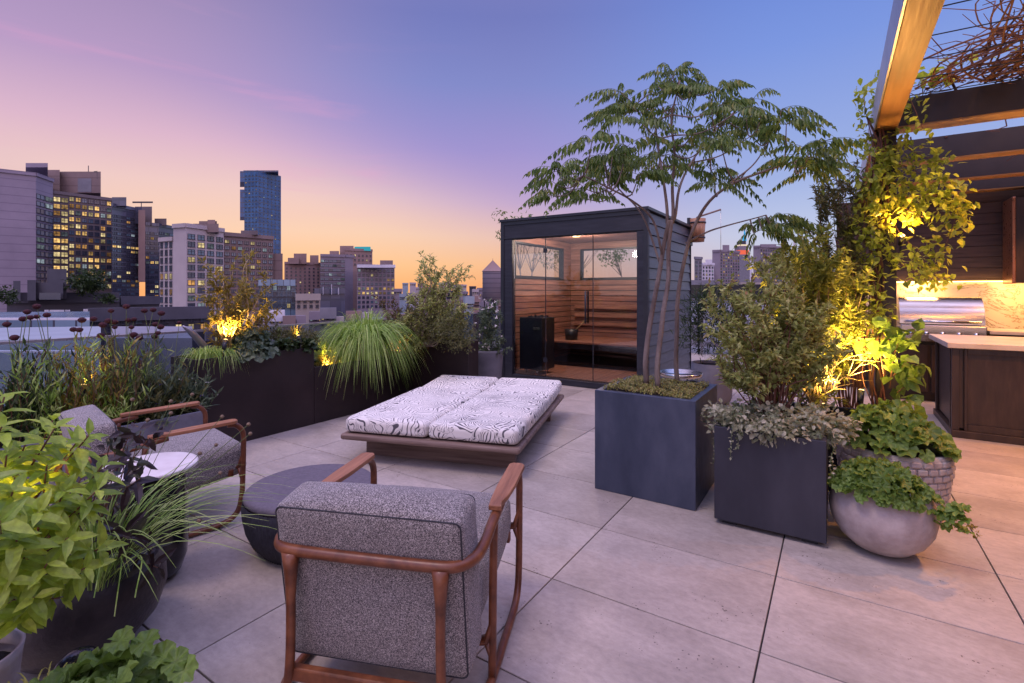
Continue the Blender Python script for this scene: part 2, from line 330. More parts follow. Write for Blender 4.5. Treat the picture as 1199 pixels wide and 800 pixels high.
M['lf_lime']=leafmat('lime_leaf',[(.15,.24,.02),(.26,.37,.04),(.40,.50,.07)],trans=.4,rough=.38,spec=.5)
M['lf_mantle']=leafmat('scalloped_leaf',[(.09,.16,.025),(.15,.24,.045),(.20,.30,.065)],trans=.35)
M['lf_purple']=leafmat('dark_purple_leaf',[(.020,.012,.014),(.04,.024,.024),(.045,.055,.03)],trans=.15,rough=.28)
M['lf_grass']=leafmat('grass_blade',[(.12,.22,.035),(.22,.36,.06),(.33,.47,.11),(.45,.52,.20)],trans=.35)
M['lf_yellowgrass']=leafmat('golden_grass_blade',[(.30,.30,.05),(.42,.40,.08)],trans=.35)
M['lf_gold']=leafmat('golden_leaf',[(.20,.17,.03),(.32,.25,.05),(.13,.13,.03)],trans=.4)
M['lf_sedum']=leafmat('sedum_leaf',[(.24,.23,.05),(.38,.35,.09),(.18,.21,.06),(.40,.27,.10)],trans=.2)
M['lf_olive']=leafmat('olive_leaf',[(.06,.07,.025),(.11,.12,.04),(.17,.16,.06)],trans=.3)
M['lf_blue']=leafmat('blue_green_leaf',[(.05,.085,.05),(.09,.13,.075),(.14,.18,.10)],trans=.3)
M['fl_burg']=surf('burgundy_flower',[(.022,.003,.006),(.06,.009,.015)],scale=120,rough=.9,bump=.8,bscale=200,bdist=.004)
M['fl_purple']=surf('purple_flower',[(.14,.06,.45),(.28,.14,.65)],scale=60,rough=.8)
M['fl_tan']=surf('tan_seed_head',[(.13,.085,.05),(.26,.19,.12)],scale=150,rough=.9,bump=.9,bscale=220,bdist=.003)
M['fl_white']=surf('white_flower',[(.6,.58,.55),(.75,.73,.70)],scale=40,rough=.8)

# ------------------------------------------------------------------ world, sun, camera
SUNAZ=-28 # degrees from the view axis
sd=W(math.sin(R(SUNAZ)),math.cos(R(SUNAZ)))
def world():
    w=bpy.data.worlds.new('World'); scene.world=w; w.use_nodes=True; nt=w.node_tree; nt.nodes.clear()
    out=nt.nodes.new('ShaderNodeOutputWorld'); bg=nt.nodes.new('ShaderNodeBackground'); nt.links.new(bg.outputs[0],out.inputs[0])
    tc=nt.nodes.new('ShaderNodeTexCoord'); sp=nt.nodes.new('ShaderNodeSeparateXYZ'); nt.links.new(tc.outputs['Generated'],sp.inputs[0])
    x,y,z=sp.outputs
    fw=math_(nt,'ADD',math_(nt,'MULTIPLY',x,-SS),math_(nt,'MULTIPLY',y,CC)); rt=math_(nt,'ADD',math_(nt,'MULTIPLY',x,CC),math_(nt,'MULTIPLY',y,SS))
    az=math_(nt,'DIVIDE',math_(nt,'ARCTAN2',rt,fw),PI)
    cen=N(nt,'ShaderNodeMapRange',interpolation_type='SMOOTHSTEP'); cen.inputs[1].default_value=.05; cen.inputs[2].default_value=.33; cen.inputs[3].default_value=-22/180; cen.inputs[4].default_value=-46/180; nt.links.new(z,cen.inputs[0])
    ang=math_(nt,'SUBTRACT',1.0,math_(nt,'ABSOLUTE',math_(nt,'SUBTRACT',1.0,math_(nt,'ABSOLUTE',math_(nt,'SUBTRACT',az,cen.outputs[0])))))  # 0..1 = 0..180 deg
    ang0=math_(nt,'SUBTRACT',1.0,math_(nt,'ABSOLUTE',math_(nt,'SUBTRACT',1.0,math_(nt,'ABSOLUTE',math_(nt,'ADD',az,28/180)))))
    zz=math_(nt,'MAXIMUM',z,0.0)
    S=srgb
    west=ramp(nt,zz,[(0,S(252,178,112)),(.05,S(253,198,146)),(.11,S(248,208,180)),(.18,S(238,202,198)),(.25,S(220,182,204)),(.34,S(184,156,198)),(.46,S(160,140,184)),(.7,S(150,132,180)),(1,S(152,144,186))])
    mid =ramp(nt,zz,[(0,S(244,158,118)),(.05,S(240,178,142)),(.10,S(220,180,184)),(.17,S(190,164,206)),(.27,S(160,148,208)),(.38,S(131,139,202)),(.48,S(116,124,190)),(.7,S(135,130,188)),(1,S(152,144,186))])
    east=ramp(nt,zz,[(0,S(206,190,196)),(.04,S(202,198,216)),(.10,S(194,203,231)),(.2,S(160,178,228)),(.4,S(124,151,224)),(.5,S(110,138,216)),(.75,S(112,132,205)),(1,S(152,144,186))])
    back=ramp(nt,zz,[(0,S(228,196,205)),(.12,S(235,196,208)),(.3,S(212,186,212)),(.55,S(172,158,204)),(1,S(152,144,186))])
    def step(a,b,ang=ang):
        r=N(nt,'ShaderNodeMapRange',interpolation_type='SMOOTHSTEP'); r.inputs[1].default_value=a/180; r.inputs[2].default_value=b/180; nt.links.new(ang,r.inputs[0]); return r.outputs[0]
    def mix(f,a,b):
        m=N(nt,'ShaderNodeMix',data_type='RGBA'); nt.links.new(f,m.inputs[0]); nt.links.new(a,m.inputs[6]); nt.links.new(b,m.inputs[7]); return m.outputs[2]
    c=mix(step(6,40),west.outputs[0],mid.outputs[0]); c=mix(step(26,58,ang0),c,east.outputs[0]); c=mix(step(80,140,ang0),c,back.outputs[0])
    # thin pink streaks low in the west
    mp=nt.nodes.new('ShaderNodeMapping'); mp.inputs['Scale'].default_value=(1.6,1.6,13); nt.links.new(tc.outputs['Generated'],mp.inputs[0])
    n=N(nt,'ShaderNodeTexNoise',i_Scale=1.5,i_Detail=6,i_Roughness=.55,i_Distortion=.4); nt.links.new(mp.outputs[0],n.inputs['Vector'])
    cl=N(nt,'ShaderNodeMapRange',interpolation_type='SMOOTHSTEP'); cl.inputs[1].default_value=.54; cl.inputs[2].default_value=.72; nt.links.new(n.outputs[0],cl.inputs[0])
    b1=N(nt,'ShaderNodeMapRange',interpolation_type='SMOOTHSTEP'); b1.inputs[1].default_value=.10; b1.inputs[2].default_value=.22; nt.links.new(zz,b1.inputs[0])
    b2=N(nt,'ShaderNodeMapRange',interpolation_type='SMOOTHSTEP'); b2.inputs[1].default_value=.55; b2.inputs[2].default_value=.3; nt.links.new(zz,b2.inputs[0])
    w3=N(nt,'ShaderNodeMapRange',interpolation_type='SMOOTHSTEP'); w3.inputs[1].default_value=45/180; w3.inputs[2].default_value=15/180; nt.links.new(ang,w3.inputs[0])
    k=math_(nt,'MULTIPLY',math_(nt,'MULTIPLY',cl.outputs[0],math_(nt,'MULTIPLY',b1.outputs[0],b2.outputs[0])),math_(nt,'MULTIPLY',w3.outputs[0],.3))
    pk=N(nt,'ShaderNodeRGB'); pk.outputs[0].default_value=(*S(232,165,205),1)
    c=mix(k,c,pk.outputs[0])
    # a little of the physical sky with the sun on the horizon
    sky=N(nt,'ShaderNodeTexSky',sky_type='NISHITA'); sky.sun_disc=False; sky.sun_elevation=R(1.0); sky.sun_rotation=math.atan2(sd.x,sd.y)
    sc=N(nt,'ShaderNodeMix',data_type='RGBA',blend_type='ADD'); sc.inputs[0].default_value=.004; nt.links.new(c,sc.inputs[6]); nt.links.new(sky.outputs[0],sc.inputs[7])
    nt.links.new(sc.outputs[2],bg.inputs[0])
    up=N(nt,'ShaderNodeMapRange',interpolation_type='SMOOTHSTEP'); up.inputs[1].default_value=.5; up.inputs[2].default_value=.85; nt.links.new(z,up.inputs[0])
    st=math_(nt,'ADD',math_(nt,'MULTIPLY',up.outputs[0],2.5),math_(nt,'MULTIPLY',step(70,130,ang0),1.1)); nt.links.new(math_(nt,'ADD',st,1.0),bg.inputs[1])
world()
sl=bpy.data.lights.new('afterglow_sun','SUN'); sl.energy=1.15; sl.angle=R(16); sl.color=(1,.74,.62)
so=bpy.data.objects.new('afterglow_sun',sl); COL.objects.link(so)
# soft rose light from the bright sky over the photographer's shoulder
ld=W(-.55,-.35,1.5).normalized()
so.rotation_euler=(ld).to_track_quat('Z','Y').to_euler(); so.location=(0,0,20)
cam=bpy.data.cameras.new('camera'); co_=bpy.data.objects.new('camera',cam); COL.objects.link(co_); scene.camera=co_
cam.sensor_width=36; cam.sensor_fit='HORIZONTAL'; cam.lens=36*FPX/1199; cam.shift_y=-59/1199; cam.clip_start=.05; cam.clip_end=6000
co_.location=(0,0,EYE); co_.rotation_euler=(R(90),0,math.atan2(SS,CC))
vs=scene.view_settings; vs.view_transform='Standard'; vs.look='None'; vs.exposure=0; vs.gamma=1
cy=scene.cycles; cy.max_bounces=8; cy.diffuse_bounces=3; cy.glossy_bounces=4; cy.transmission_bounces=6; cy.transparent_max_bounces=12
cy.sample_clamp_indirect=4; cy.use_denoising=True; cy.caustics_reflective=False; cy.caustics_refractive=False
def lamp(parent,kind,energy,loc,color=(1,.6,.25),target=None,size=.04,angle=100,blend=.6,name='bulb'):
    l=bpy.data.lights.new(name,kind); l.energy=energy; l.color=color
    if kind in('POINT','SPOT'): l.shadow_soft_size=size
    if kind=='SPOT': l.spot_size=R(angle); l.spot_blend=blend
    if kind=='AREA': l.size=size
    o=bpy.data.objects.new(name,l); COL.objects.link(o); o.location=loc
    if target is not None: o.rotation_euler=(Vector(target)-Vector(loc)).to_track_quat('-Z','Y').to_euler()
    if parent is not None: o.parent=parent
    return o
# ================================================================== SETTING
mb=MB(); mb.box(-6.3,7,-5,13.4,-.3,-.012); tag(mb.build('terrace_slab',M['joint']),kind='structure')
mb=MB(); TX,TY=.914,.616; G=.0034
for i in range(-7,8):
    for j in range(-9,22):
        x0=-.25+i*TX; y0=.92+j*TY
        x1=min(x0+TX,7); 
        if y0>13.2 or x0<-6.2 or x0>6.6: continue
        mb.box(x0+G,x1-G,y0+G,y0+TY-G,-.02,0)
tag(mb.build('terrace_floor',M['tile'],bevel=.0015,seg=1),kind='structure')
M['roof_grey']=surf('grey_roofing',[(.10,.11,.14),(.16,.17,.21)],scale=.3,rough=.9,bump=.1)
M['street']=surf('dark_street',[(.035,.035,.045),(.07,.07,.085)],scale=.05,rough=.9)
mb=MB(); mb.box(-6.1,6.8,-4.8,13.2,-45,-.31); tag(mb.build('podium_wall',M['street']),kind='structure')
mb=MB(); mb.box(-5000,5000,-5000,5000,-46,-45.01); tag(mb.build('ground',M['street']),kind='structure')

# ================================================================== POT / PLANTER helpers
def box_planter(name,label,x0,x1,y0,y1,z0,z1,mat,soil=.05,rim=.035,group=None,feet=False,bev=.004,cat='planter'):
    t=thing(name,label,cat,((x0+x1)/2,(y0+y1)/2,0),group=group); cx,cy=(x0+x1)/2,(y0+y1)/2
    a,b=(x1-x0)/2,(y1-y0)/2; mb=MB()
    o=[(-a,-b),(a,-b),(a,b),(-a,b)]; i=[(-a+rim,-b+rim),(a-rim,-b+rim),(a-rim,b-rim),(-a+rim,b-rim)]
    V=[(x,y,z0) for x,y in o]+[(x,y,z1) for x,y in o]+[(x,y,z1) for x,y in i]+[(x,y,z1-soil-.06) for x,y in i]
    F=[(3,2,1,0)]
    for k in range(4):
        k2=(k+1)%4; F+=[(k,k2,4+k2,4+k),(4+k,4+k2,8+k2,8+k),(8+k,8+k2,12+k2,12+k)]
    F.append((12,13,14,15)); mb.add(V,F); mb.build('shell',mat,t,bevel=bev)
    mb=MB(); mb.box(-a+rim+.001,a-rim-.001,-b+rim+.001,b-rim-.001,z1-soil-.05,z1-soil); mb.build('soil',M['soil'],t)
    if feet:
        for sx in(-1,1):
            for sy in(-1,1):
                mb=MB(); mb.box(sx*(a-.08)-.04,sx*(a-.08)+.04,sy*(b-.08)-.04,sy*(b-.08)+.04,0,z0-.001); mb.build('foot',M['black_metal'],t)
    return t
# ================================================================== PLANT helpers
def leaf_blob(mb, blobs, n, L, w, up=.3, seg=1, gap=.35, curl=.2, droop=0.0, shell=.55):
    """leaves through the volume of ellipsoid clumps; blobs: (centre, rx,ry,rz)"""
    tot=sum(b[1]*b[2]*b[3]**1.0 for b in blobs)**1.0
    for (c,rx,ry,rz) in blobs:
        k=int(n*(rx*ry*rz)/tot); c=Vector(c)
        sub=[(rdir(),rnd.uniform(.35,1)) for _ in range(max(4,int(k/14)))]
        for _ in range(k):
            d,r=rnd.choice(sub); p=d*r+rdir()*rnd.uniform(0,gap)
            if p.length>1.12: p=p.normalized()*1.12
            pos=c+Vector((p.x*rx,p.y*ry,p.z*rz))
            out=Vector((p.x,p.y,p.z*.7)); 
            dd=(out.normalized()*.7+rdir()*.8+Vector((0,0,up-droop))).normalized() if out.length>.01 else rdir()
            nn=(Vector((0,0,1))+rdir()*.7)
            s=rnd.uniform(.65,1.25); mb.leaf(pos,dd,nn,L*s,w*s,curl=curl*rnd.uniform(.3,1.6),seg=seg)
def branchy(mbs, mbl, base, tops, r0, L, w, nl, spread=.12, seg=1, kinks=2, whorl=False, twig=3):
    """stems from base to each top with leaves clustered along the outer half"""
    base=Vector(base)
    for t in tops:
        t=Vector(t); P=[base+rv(.03)*Vector((1,1,0)) if False else base+Vector((rnd.uniform(-.05,.05),rnd.uniform(-.05,.05),0))]
        for k in range(1,kinks+1): P.append(base.lerp(t,k/(kinks+1))+rv(spread*.5)+Vector((0,0,.12*(t-base).length*math.sin(PI*k/(kinks+1)))))
        P.append(t); S=spline(P,5); mbs.tube(S,rads(len(S),r0,r0*.3),5)
        tips=[(S[-1],(S[-1]-S[-3]).normalized())]
        for _ in range(twig):
            i=rnd.randint(int(len(S)*.4),len(S)-2); a=S[i]; d=((S[i+1]-S[i]).normalized()+rdir()*.8+Vector((0,0,.3))).normalized()
            q=a+d*rnd.uniform(.5,1.3)*spread; mbs.tube([a,(a+q)/2+rv(.01),q],rads(3,r0*.4,r0*.2),4); tips.append((q,d))
        for (q,d) in tips:
            for _ in range(nl):
                pos=q-d*rnd.uniform(0,spread*.9)+rv(.012); dd=(d*.5+rdir()+Vector((0,0,.15))).normalized()
                s=rnd.uniform(.6,1.2); mbl.leaf(pos,dd,Vector((0,0,1))+rdir()*.5,L*s,w*s,curl=.2,seg=seg)
def grass(mb, c, n, R0, H, w, spread, droop, seg=7, up=1.0, lean=(0,0)):
    c=Vector(c)
    for _ in range(n):
        a=rnd.uniform(0,2*PI); r=R0*math.sqrt(rnd.random()); p=c+Vector((r*math.cos(a),r*math.sin(a),0)); a+=rnd.uniform(-.5,.5)
        h=H*rnd.uniform(.6,1.1); out=spread*rnd.uniform(.3,1.15); dr=droop*rnd.uniform(.5,1.3)
        D=Vector((math.cos(a)+lean[0],math.sin(a)+lean[1],0)); s=Vector((-D.y,D.x,0)).normalized(); V=[]
        for i in range(seg+1):
            t=i/seg; q=p+D*out*(t**1.35)+Vector((0,0,h*(1.9*t-.95*t*t)*up - dr*max(0,t-.35)**2*2.2))
            ww=w*(1-t**2.2)*.5*(.5+.5*min(1,t*5))+.0004
            V+= [q-s*ww,q+s*ww+Vector((0,0,ww*.4))]
        mb.add(V,[(2*i,2*i+1,2*i+3,2*i+2) for i in range(seg)],0,True)
def palmate(mb, p, n, r, lobes=7, mi=0, cup=.24, depth=.16, d0=None):
    """round scalloped leaf"""
    p=Vector(p); n=Vector(n).normalized(); u=n.orthogonal().normalized() if d0 is None else (Vector(d0)-n*Vector(d0).dot(n)).normalized()
    v=n.cross(u); K=lobes*4; V=[p-n*cup*r*.3]
    rp=rnd.uniform(.3,1.1); ph_=rnd.uniform(0,6)
    rings=(.5,1.0)
    for rr in rings:
        for k in range(K):
            a=-PI*.93+2*PI*.93*k/(K-1); lob=abs(math.sin((k/(K-1))*lobes*PI)); rad=r*rr*(1-depth*(1-lob)*(rr**2)+ .05*math.cos(a))
            hgt=cup*r*(rr**1.5)*(.6+.75*math.cos(2*PI*lobes*k/(K-1))+rp*math.sin(a*2+ph_))
            V.append(p+(u*math.cos(a)+v*math.sin(a))*rad+n*hgt-Vector((0,0,1))*.12*r*rr*max(0,math.cos(a)))
    F=[(0,1+k,2+k) for k in range(K-1)]
    F+=[(1+k,1+K+k,2+K+k,2+k) for k in range(K-1)]
    mb.add(V,F,mi,True)
def mound(mbl, mbs, c, R0, H, n, r, lobes=7, lift=.0, depth=.16):
    c=Vector(c)
    for i in range(n):
        a=rnd.uniform(0,2*PI); t=math.sqrt(rnd.random()); 
        x=R0*t*math.cos(a); y=R0*t*math.sin(a); z=H*(1-t**2.2*.85)*rnd.uniform(.72,1.05)+lift
        p=c+Vector((x,y,z)); nn=Vector((x/R0*.8,y/R0*.8,.9))+rdir()*.65
        palmate(mbl,p,nn,r*rnd.uniform(.65,1.2),lobes,d0=Vector((x,y,-.2))+rdir()*.1,depth=depth)
        if mbs is not None and rnd.random()<.6:
            b=c+Vector((x*.2,y*.2,0)); mbs.tube([b,b.lerp(p,.6)+Vector((0,0,.03)),p],rads(3,.0025,.0015),4)
def bigleaf_shrub(mbl,mbs,base,tops,L,w,pairs=5,gap=.05,r0=.005):
    for t in tops:
        base_=Vector(base)+Vector((rnd.uniform(-.06,.06),rnd.uniform(-.06,.06),0)); t=Vector(t)
        P=[base_,base_.lerp(t,.5)+rv(.04)+Vector((0,0,.05)),t]; S=spline(P,8); mbs.tube(S,rads(len(S),r0,r0*.4),5)
        ax=(S[-1]-S[-4]).normalized(); a0=rnd.uniform(0,PI)
        u=ax.orthogonal().normalized(); v=ax.cross(u)
        for k in range(pairs):
            q=S[-1]-ax*gap*k*rnd.uniform(.8,1.1); f=.45+.55*min(1,(k+1)/2.5); a=a0+k*PI/2+rnd.uniform(-.2,.2)
            for sgn in(0,PI):
                o=u*math.cos(a+sgn)+v*math.sin(a+sgn); d=(o*1.0+ax*(.75-.22*k)+rv(.12)).normalized()
                s=f*rnd.uniform(.85,1.15); mbl.leaf(q,d,ax+Vector((0,0,.6)),L*s,w*s,curl=.28,fold=.35,seg=2)
def plant(name,label,cat,parts,group=None,loc=(0,0,0)):
    t=thing(name,label,cat,(0,0,0),group=group)
    return t
def uplight(label,pos,energy,target,color=(1,.58,.16),angle=110,r=.019,h=.05,group='warm uplights among the planting',cat='garden light'):
    t=thing('garden_uplight',label,cat,pos,group=group)
    d=(Vector(target)-Vector(pos)).normalized(); 
    mb=MB(); mb.tube([(0,0,-.06),(0,0,h*.3)],.008,8); mb.build('stake',M['black_metal'],t)
    a=Vector((0,0,h*.3)); mb=MB(); mb.tube([a,a+d*.09],r,14); mb.build('lamp_body',M['black_metal'],t)
    mb=MB(); mb.tube([a+d*.091,a+d*.096],r*.85,14); mb.build('lens',M['warm_lens'],t)
    lamp(t,'SPOT',energy,a+d*.11,color,a+d*3,size=.03,angle=angle,blend=.8); return t
WOFF={}
_build=MB.build
def build_off(self,name,mat,parent=None,**kw):
    off=WOFF.get(parent.name) if parent is not None else None
    if off is not None: self.v=[(v[0]-off[0],v[1]-off[1],v[2]-off[2]) for v in self.v]
    o=_build(self,name,mat,parent,**kw)
    if off is not None: WOFF[o.name]=off
    return o
MB.build=build_off
def wthing(name,label,cat,base,group=None):
    t=thing(name,label,cat,base,group=group); WOFF[t.name]=Vector(base); return t
def plant(name,label,cat,parts,base,group=None):
    t=wthing(name,label,cat,base,group)
    for (pn,mb,mat) in parts:
        if mb.f:
            o=mb.build(pn,mat,t)
            if pn=='flowers': o['kind']='stuff'
    return t
def copy_tree(o,parent=None):
    c=o.copy(); COL.objects.link(c); c.parent=parent
    if o.name in WOFF: WOFF[c.name]=WOFF[o.name]
    for ch in list(o.children): copy_tree(ch,c)
    return c
def onplane(px,a):
    t=(px-599.5)/FPX; b=a/((t*CC-SS)/(t*SS+CC)); return b,-a*SS+b*CC
def on_a(px,py,a):
    b,Y=onplane(px,a); return Vector((a,b,EYE-(py-341)/FPX*Y))

# ================================================================== LOUNGE CHAIRS
def make_chair(label,loc,rz):
    t=thing('lounge_chair',label,'armchair',loc,rz,group='teak lounge armchairs')
    T=M['teak']
    X=.36
    mb=MB(); c=.10
    def rail(sg): return [(sg*X,.0,.592),(sg*X,-.13,.575),(sg*X,-.235,.556),(sg*(X-.012),-.32,.547),(sg*(X-.06),-.375,.545),(sg*(X-.15),-.388,.545)]
    P=rail(-1)+[(0,-.39,.545)]+rail(1)[::-1]
    S=spline(P,6); mb.tube(S,.0185,12,upv=(0,0,1)); mb.build('back_rail',T,t)
    for sg in(-1,1):
        x=sg*X
        mb=MB(); P=[(x,.30,.603),(x,.35,.590),(x,.385,.54),(x,.388,.44),(x,.385,.30),(x,.378,.16),(x,.35,.065),(x,.27,.024),(x,.10,.022),(x,-.12,.022),(x-sg*.01,-.27,.03),(x-sg*.05,-.36,.05),(x-sg*.09,-.388,.12),(x-sg*.10,-.39,.25),(x-sg*.10,-.39,.54)]
        S=spline(P,6); mb.tube(S,[.0155+(.014*max(0,(i-(len(S)-4))/3)**1.5) for i in range(len(S))],10,upv=(1,0,0)); mb.build('side_frame',T,t)
        mb=MB(); mb.tube(spline([(x,-.10,.575),(x,-.115,.40),(x,-.125,.2),(x,-.13,.03)],4),.015,10); 
        mb.build('rear_leg',T,t)
        # flared joints to the seat
        for (y0,z0) in((.382,.33),(-.125,.155)):
            mb=MB(); mb.tube([(x,y0,z0+.10),(x-sg*.004,y0,z0+.06),(x-sg*.02,y0-.0,z0),(x-sg*.10,y0-.015,z0-.012)],[.004,.014,.026,.018],10,flat=.6); mb.tube([(x,y0,z0-.10),(x-sg*.004,y0,z0-.06),(x-sg*.02,y0,z0)],[.004,.014,.024],10,flat=.6); mb.build('bracket',T,t)
        # arm pad: flat, with a notch at each end
        mb=MB(); out=[(-.035,.335),(-.02,.35),(.02,.35),(.035,.33),(.036,.12),(.03,.02),(.018,-.05),(.024,-.09),(-.024,-.09),(-.03,-.03),(-.036,.1)]
        zt=lambda y:.606+.02*y; V=[];n=len(out)
        for dz in(0,.020):
            for (a,y) in out: V.append((x+a,y,zt(y)+dz-.004))
        mb.add(V,[tuple(range(n)),tuple(range(2*n-1,n-1,-1))]+[(k,n+k,n+(k+1)%n,(k+1)%n) for k in range(n)]); mb.build('armrest',M['teak_light'],t,bevel=.004)
    for (y,z) in((-.375,.135),(.33,.30)):
        mb=MB(); mb.bar((-X+.08 if y<0 else -X+.03,y,z),(X-.08 if y<0 else X-.03,y,z),.03,.045); mb.build('cross_rail',T,t,bevel=.006)
    a=R(7); uy=(0,math.cos(a),math.sin(a)); uz=(0,-math.sin(a),math.cos(a))
    mb=MB(); mb.cushion((0,.10,.335),(1,0,0),uy,uz,(.645,.66,.20),r=.055,puff=.22,n=16); mb.build('seat_cushion',M['boucle'],t)
    a=R(9); uz=Vector((0,-math.sin(a),math.cos(a))); uy=Vector((0,math.cos(a),math.sin(a)))
    c=Vector((0,-.262,.425)); mb=MB(); mb.cushion(c,(1,0,0),uy,uz,(.655,.175,.56),r=.026,puff=.12,n=18); k=mb.build('back_cushion',M['boucle'],t)
    hx,hy,hz=.3275-.006,.0875+.0105,.28-.006
    for s in (-1,1):
        pts=[]
        for (i,j,a0) in ((1,1,0),(-1,1,90),(-1,-1,180),(1,-1,270)):
            for q in range(5):
                aa=R(a0+22.5*q); rr_=.022; pts.append((i*(hx-rr_)+rr_*math.cos(aa),j*(hz-rr_)+rr_*math.sin(aa)))
        pts.append(pts[0]); mbp=MB()
        mbp.tube([c+Vector((1,0,0))*p[0]+uz*p[1]+uy*s*(hy-.018) for p in pts],.0030,6,caps=False); mbp.build('piping',M['welt'],k)
    return t
ch=make_chair('speckled grey armchair with its back to us, nearest the camera beside the ribbed ottoman',tuple(W(-.397,1.98)),R(21.4))
c2=copy_tree(ch); c2['label']='speckled grey armchair in front of the flower trough beside the round stone side table'
c2.location=W(-2.16,3.0); c2.rotation_euler.z=R(-9.6)

# ottoman
t=thing('ottoman','low round ottoman with ribbed dark rope side and mauve grey felt top','ottoman',tuple(W(-1.12,2.8)))
mb=MB(); n=180
prof=[(.25,0),(.255,.012),(.298,.06),(.328,.13),(.342,.20),(.346,.25),(.340,.283)]
mb.lathe(prof,n=n*2,bump=lambda a,z:1+.010*math.cos(a*n*.5)); mb.build('ribbed_base',M['ottoman_side'],t)
mb=MB(); mb.lathe([(.0,.0),(.28,.0),(.337,.283-.283),(.342,.012),(.340,.026),(.330,.036),(.31,.040),(.2,.043),(0.001,.044)],c=(0,0,.284),n=96); mb.build('felt_top',M['ottoman_top'],t)
# side table
t=thing('side_table','small round pale stone table on a dark drum, half hidden by grass seed heads','side table',tuple(W(-1.77,2.44)))
mb=MB(); mb.lathe([(.0,.528),(.190,.528),(.204,.534),(.206,.545),(.202,.552),(.19,.554),(.0005,.554)],n=72); mb.build('table_top',M['marble_top'],t)
mb=MB(); mb.lathe([(.001,0),(.10,0),(.135,.03),(.158,.10),(.165,.20),(.163,.36),(.150,.47),(.13,.526),(.0,.527)],n=56); mb.build('drum_base',M['gloss_black'],t)

# ================================================================== DAYBED
DX,DY=Vector(W(.965,-.262)).to_2d(),Vector(W(.262,.965)).to_2d()
rzb=math.atan2(DX.y,DX.x); org=W(-1.41,4.09)
t=thing('daybed','wide double daybed with palm leaf printed mattresses on a low weathered wood platform','daybed',(org.x,org.y,0),rzb)
Wd,Ld=1.52,2.05
mb=MB(); mb.box(0,Wd,0,Ld,.185,.235); mb.build('platform',M['bedwood'],t,bevel=.022,seg=4)
mb=MB(); mb.box(.10,Wd-.10,.24,.30,0,.184); mb.build('front_base',M['bedwood'],t,bevel=.004)
mb=MB(); mb.box(.10,Wd-.10,Ld-.34,Ld-.28,0,.184); mb.build('rear_base',M['bedwood'],t,bevel=.004)
mb=MB(); mb.box(Wd/2-.03,Wd/2+.03,.31,Ld-.35,.02,.184); mb.build('spine_base',M['bedwood'],t,bevel=.004)
for k in(0,1):
    x0=.022+k*(Wd/2-.020); w_=Wd/2-.024
    mb=MB(); mb.cushion((x0+w_/2,.03+.70,.302),(1,0,0),(0,1,0),(0,0,1),(w_,1.41,.13),r=.045,puff=.08,n=18); mb.build('mattress',M['palm'],t)
    a=R(4); mb=MB(); mb.cushion((x0+w_/2,1.44+.30,.318),(1,0,0),(0,math.cos(a),math.sin(a)),(0,-math.sin(a),math.cos(a)),(w_,.60,.125),r=.045,puff=.10,n=16); mb.build('head_cushion',M['palm'],t)

# ================================================================== PLANTERS (bronze wall, cubes, troughs)
box_planter('bronze_planter','tall dark bronze planter wall carrying the golden shrub and the blue green hosta',-5.06,-4.61,2.12,3.285,0,.81,M['bronze'],rim=.02)
box_planter('bronze_planter','lower dark bronze planter under the fountain grass behind the daybed',-5.06,-4.612,3.29,5.6,0,.60,M['bronze'],rim=.02)
box_planter('bronze_planter','square dark bronze planter standing at the far corner of the daybed under the evergreens',-4.605,-3.70,4.745,4.95,0,.80,M['bronze'],rim=.02)
box_planter('concrete_trough','long low grey trough full of perennials behind the left armchair',-4.85,-4.34,-.6,2.09,0,.42,M['grey_planter'],rim=.03)
box_planter('cube_planter','large slate blue cube planter holding the multi stem tree',-1.44,-.75,3.30,3.99,0,.70,M['zinc'],rim=.045,soil=.02)
box_planter('cube_planter','slate blue cube planter on short feet overflowing with variegated leaves',-.62,-.045,3.20,3.78,.028,.585,M['charcoal'],rim=.025,feet=True)
box_planter('tall_planter','black planter hidden behind the cube planters under the glowing shrub',-.42,.16,4.15,4.66,0,.5,M['black_metal'],rim=.03)

def pot(name,label,c,prof,mat,soilz,soilr,group=None,bump=None,n=56,cat='pot'):
    t=thing(name,label,cat,(c[0],c[1],0),group=group)
    mb=MB(); mb.lathe(prof,n=n,bump=bump); mb.build('vessel',mat,t)
    mb=MB(); mb.lathe([(soilr,soilz-.02),(soilr*.7,soilz),(0.001,soilz+.005)],n=24); mb.build('soil',M['soil'],t); return t
# globe concrete pot
gl=[(.001,0),(.075,.002),(.13,.022),(.19,.075),(.228,.14),(.242,.21),(.232,.285),(.20,.34),(.165,.365),(.15,.362),(.15,.31)]
pot('globe_pot','pale concrete globe pot overflowing with scalloped leaves',(.205,3.37),gl,M['concrete'],.33,.15)
# woven textured pot: rows of knobbly blocks
t=thing('woven_pot','pale pot with rows of raised blocks behind the concrete globe pot','pot',(.30,4.02,0))
mb=MB(); mb.lathe([(.001,0),(.17,0),(.23,.06),(.275,.18),(.29,.30),(.292,.40),(.285,.42),(.262,.42),(.255,.38)],n=60); mb.build('vessel',M['woven_pot'],t)
mb=MB()
for r_ in range(9):
    z=.045+.042*r_; rr=lerp(.225,.296,min(1,(z/.33))**.6) if z<.36 else .294
    for k in range(30):
        a=2*PI*(k+.5*(r_%2))/30; u=Vector((math.cos(a),math.sin(a),0)); v=Vector((-u.y,u.x,0))
        mb.obox(u*(rr-.002)+Vector((0,0,z)),v*.026,u*rnd.uniform(.008,.013),Vector((0,0,.0165)))
mb.build('raised_blocks',M['woven_pot'],t,bevel=.006,seg=2)
mb=MB(); mb.lathe([(.254,.36),(.2,.38),(.001,.39)],n=24); mb.build('soil',M['soil'],t)
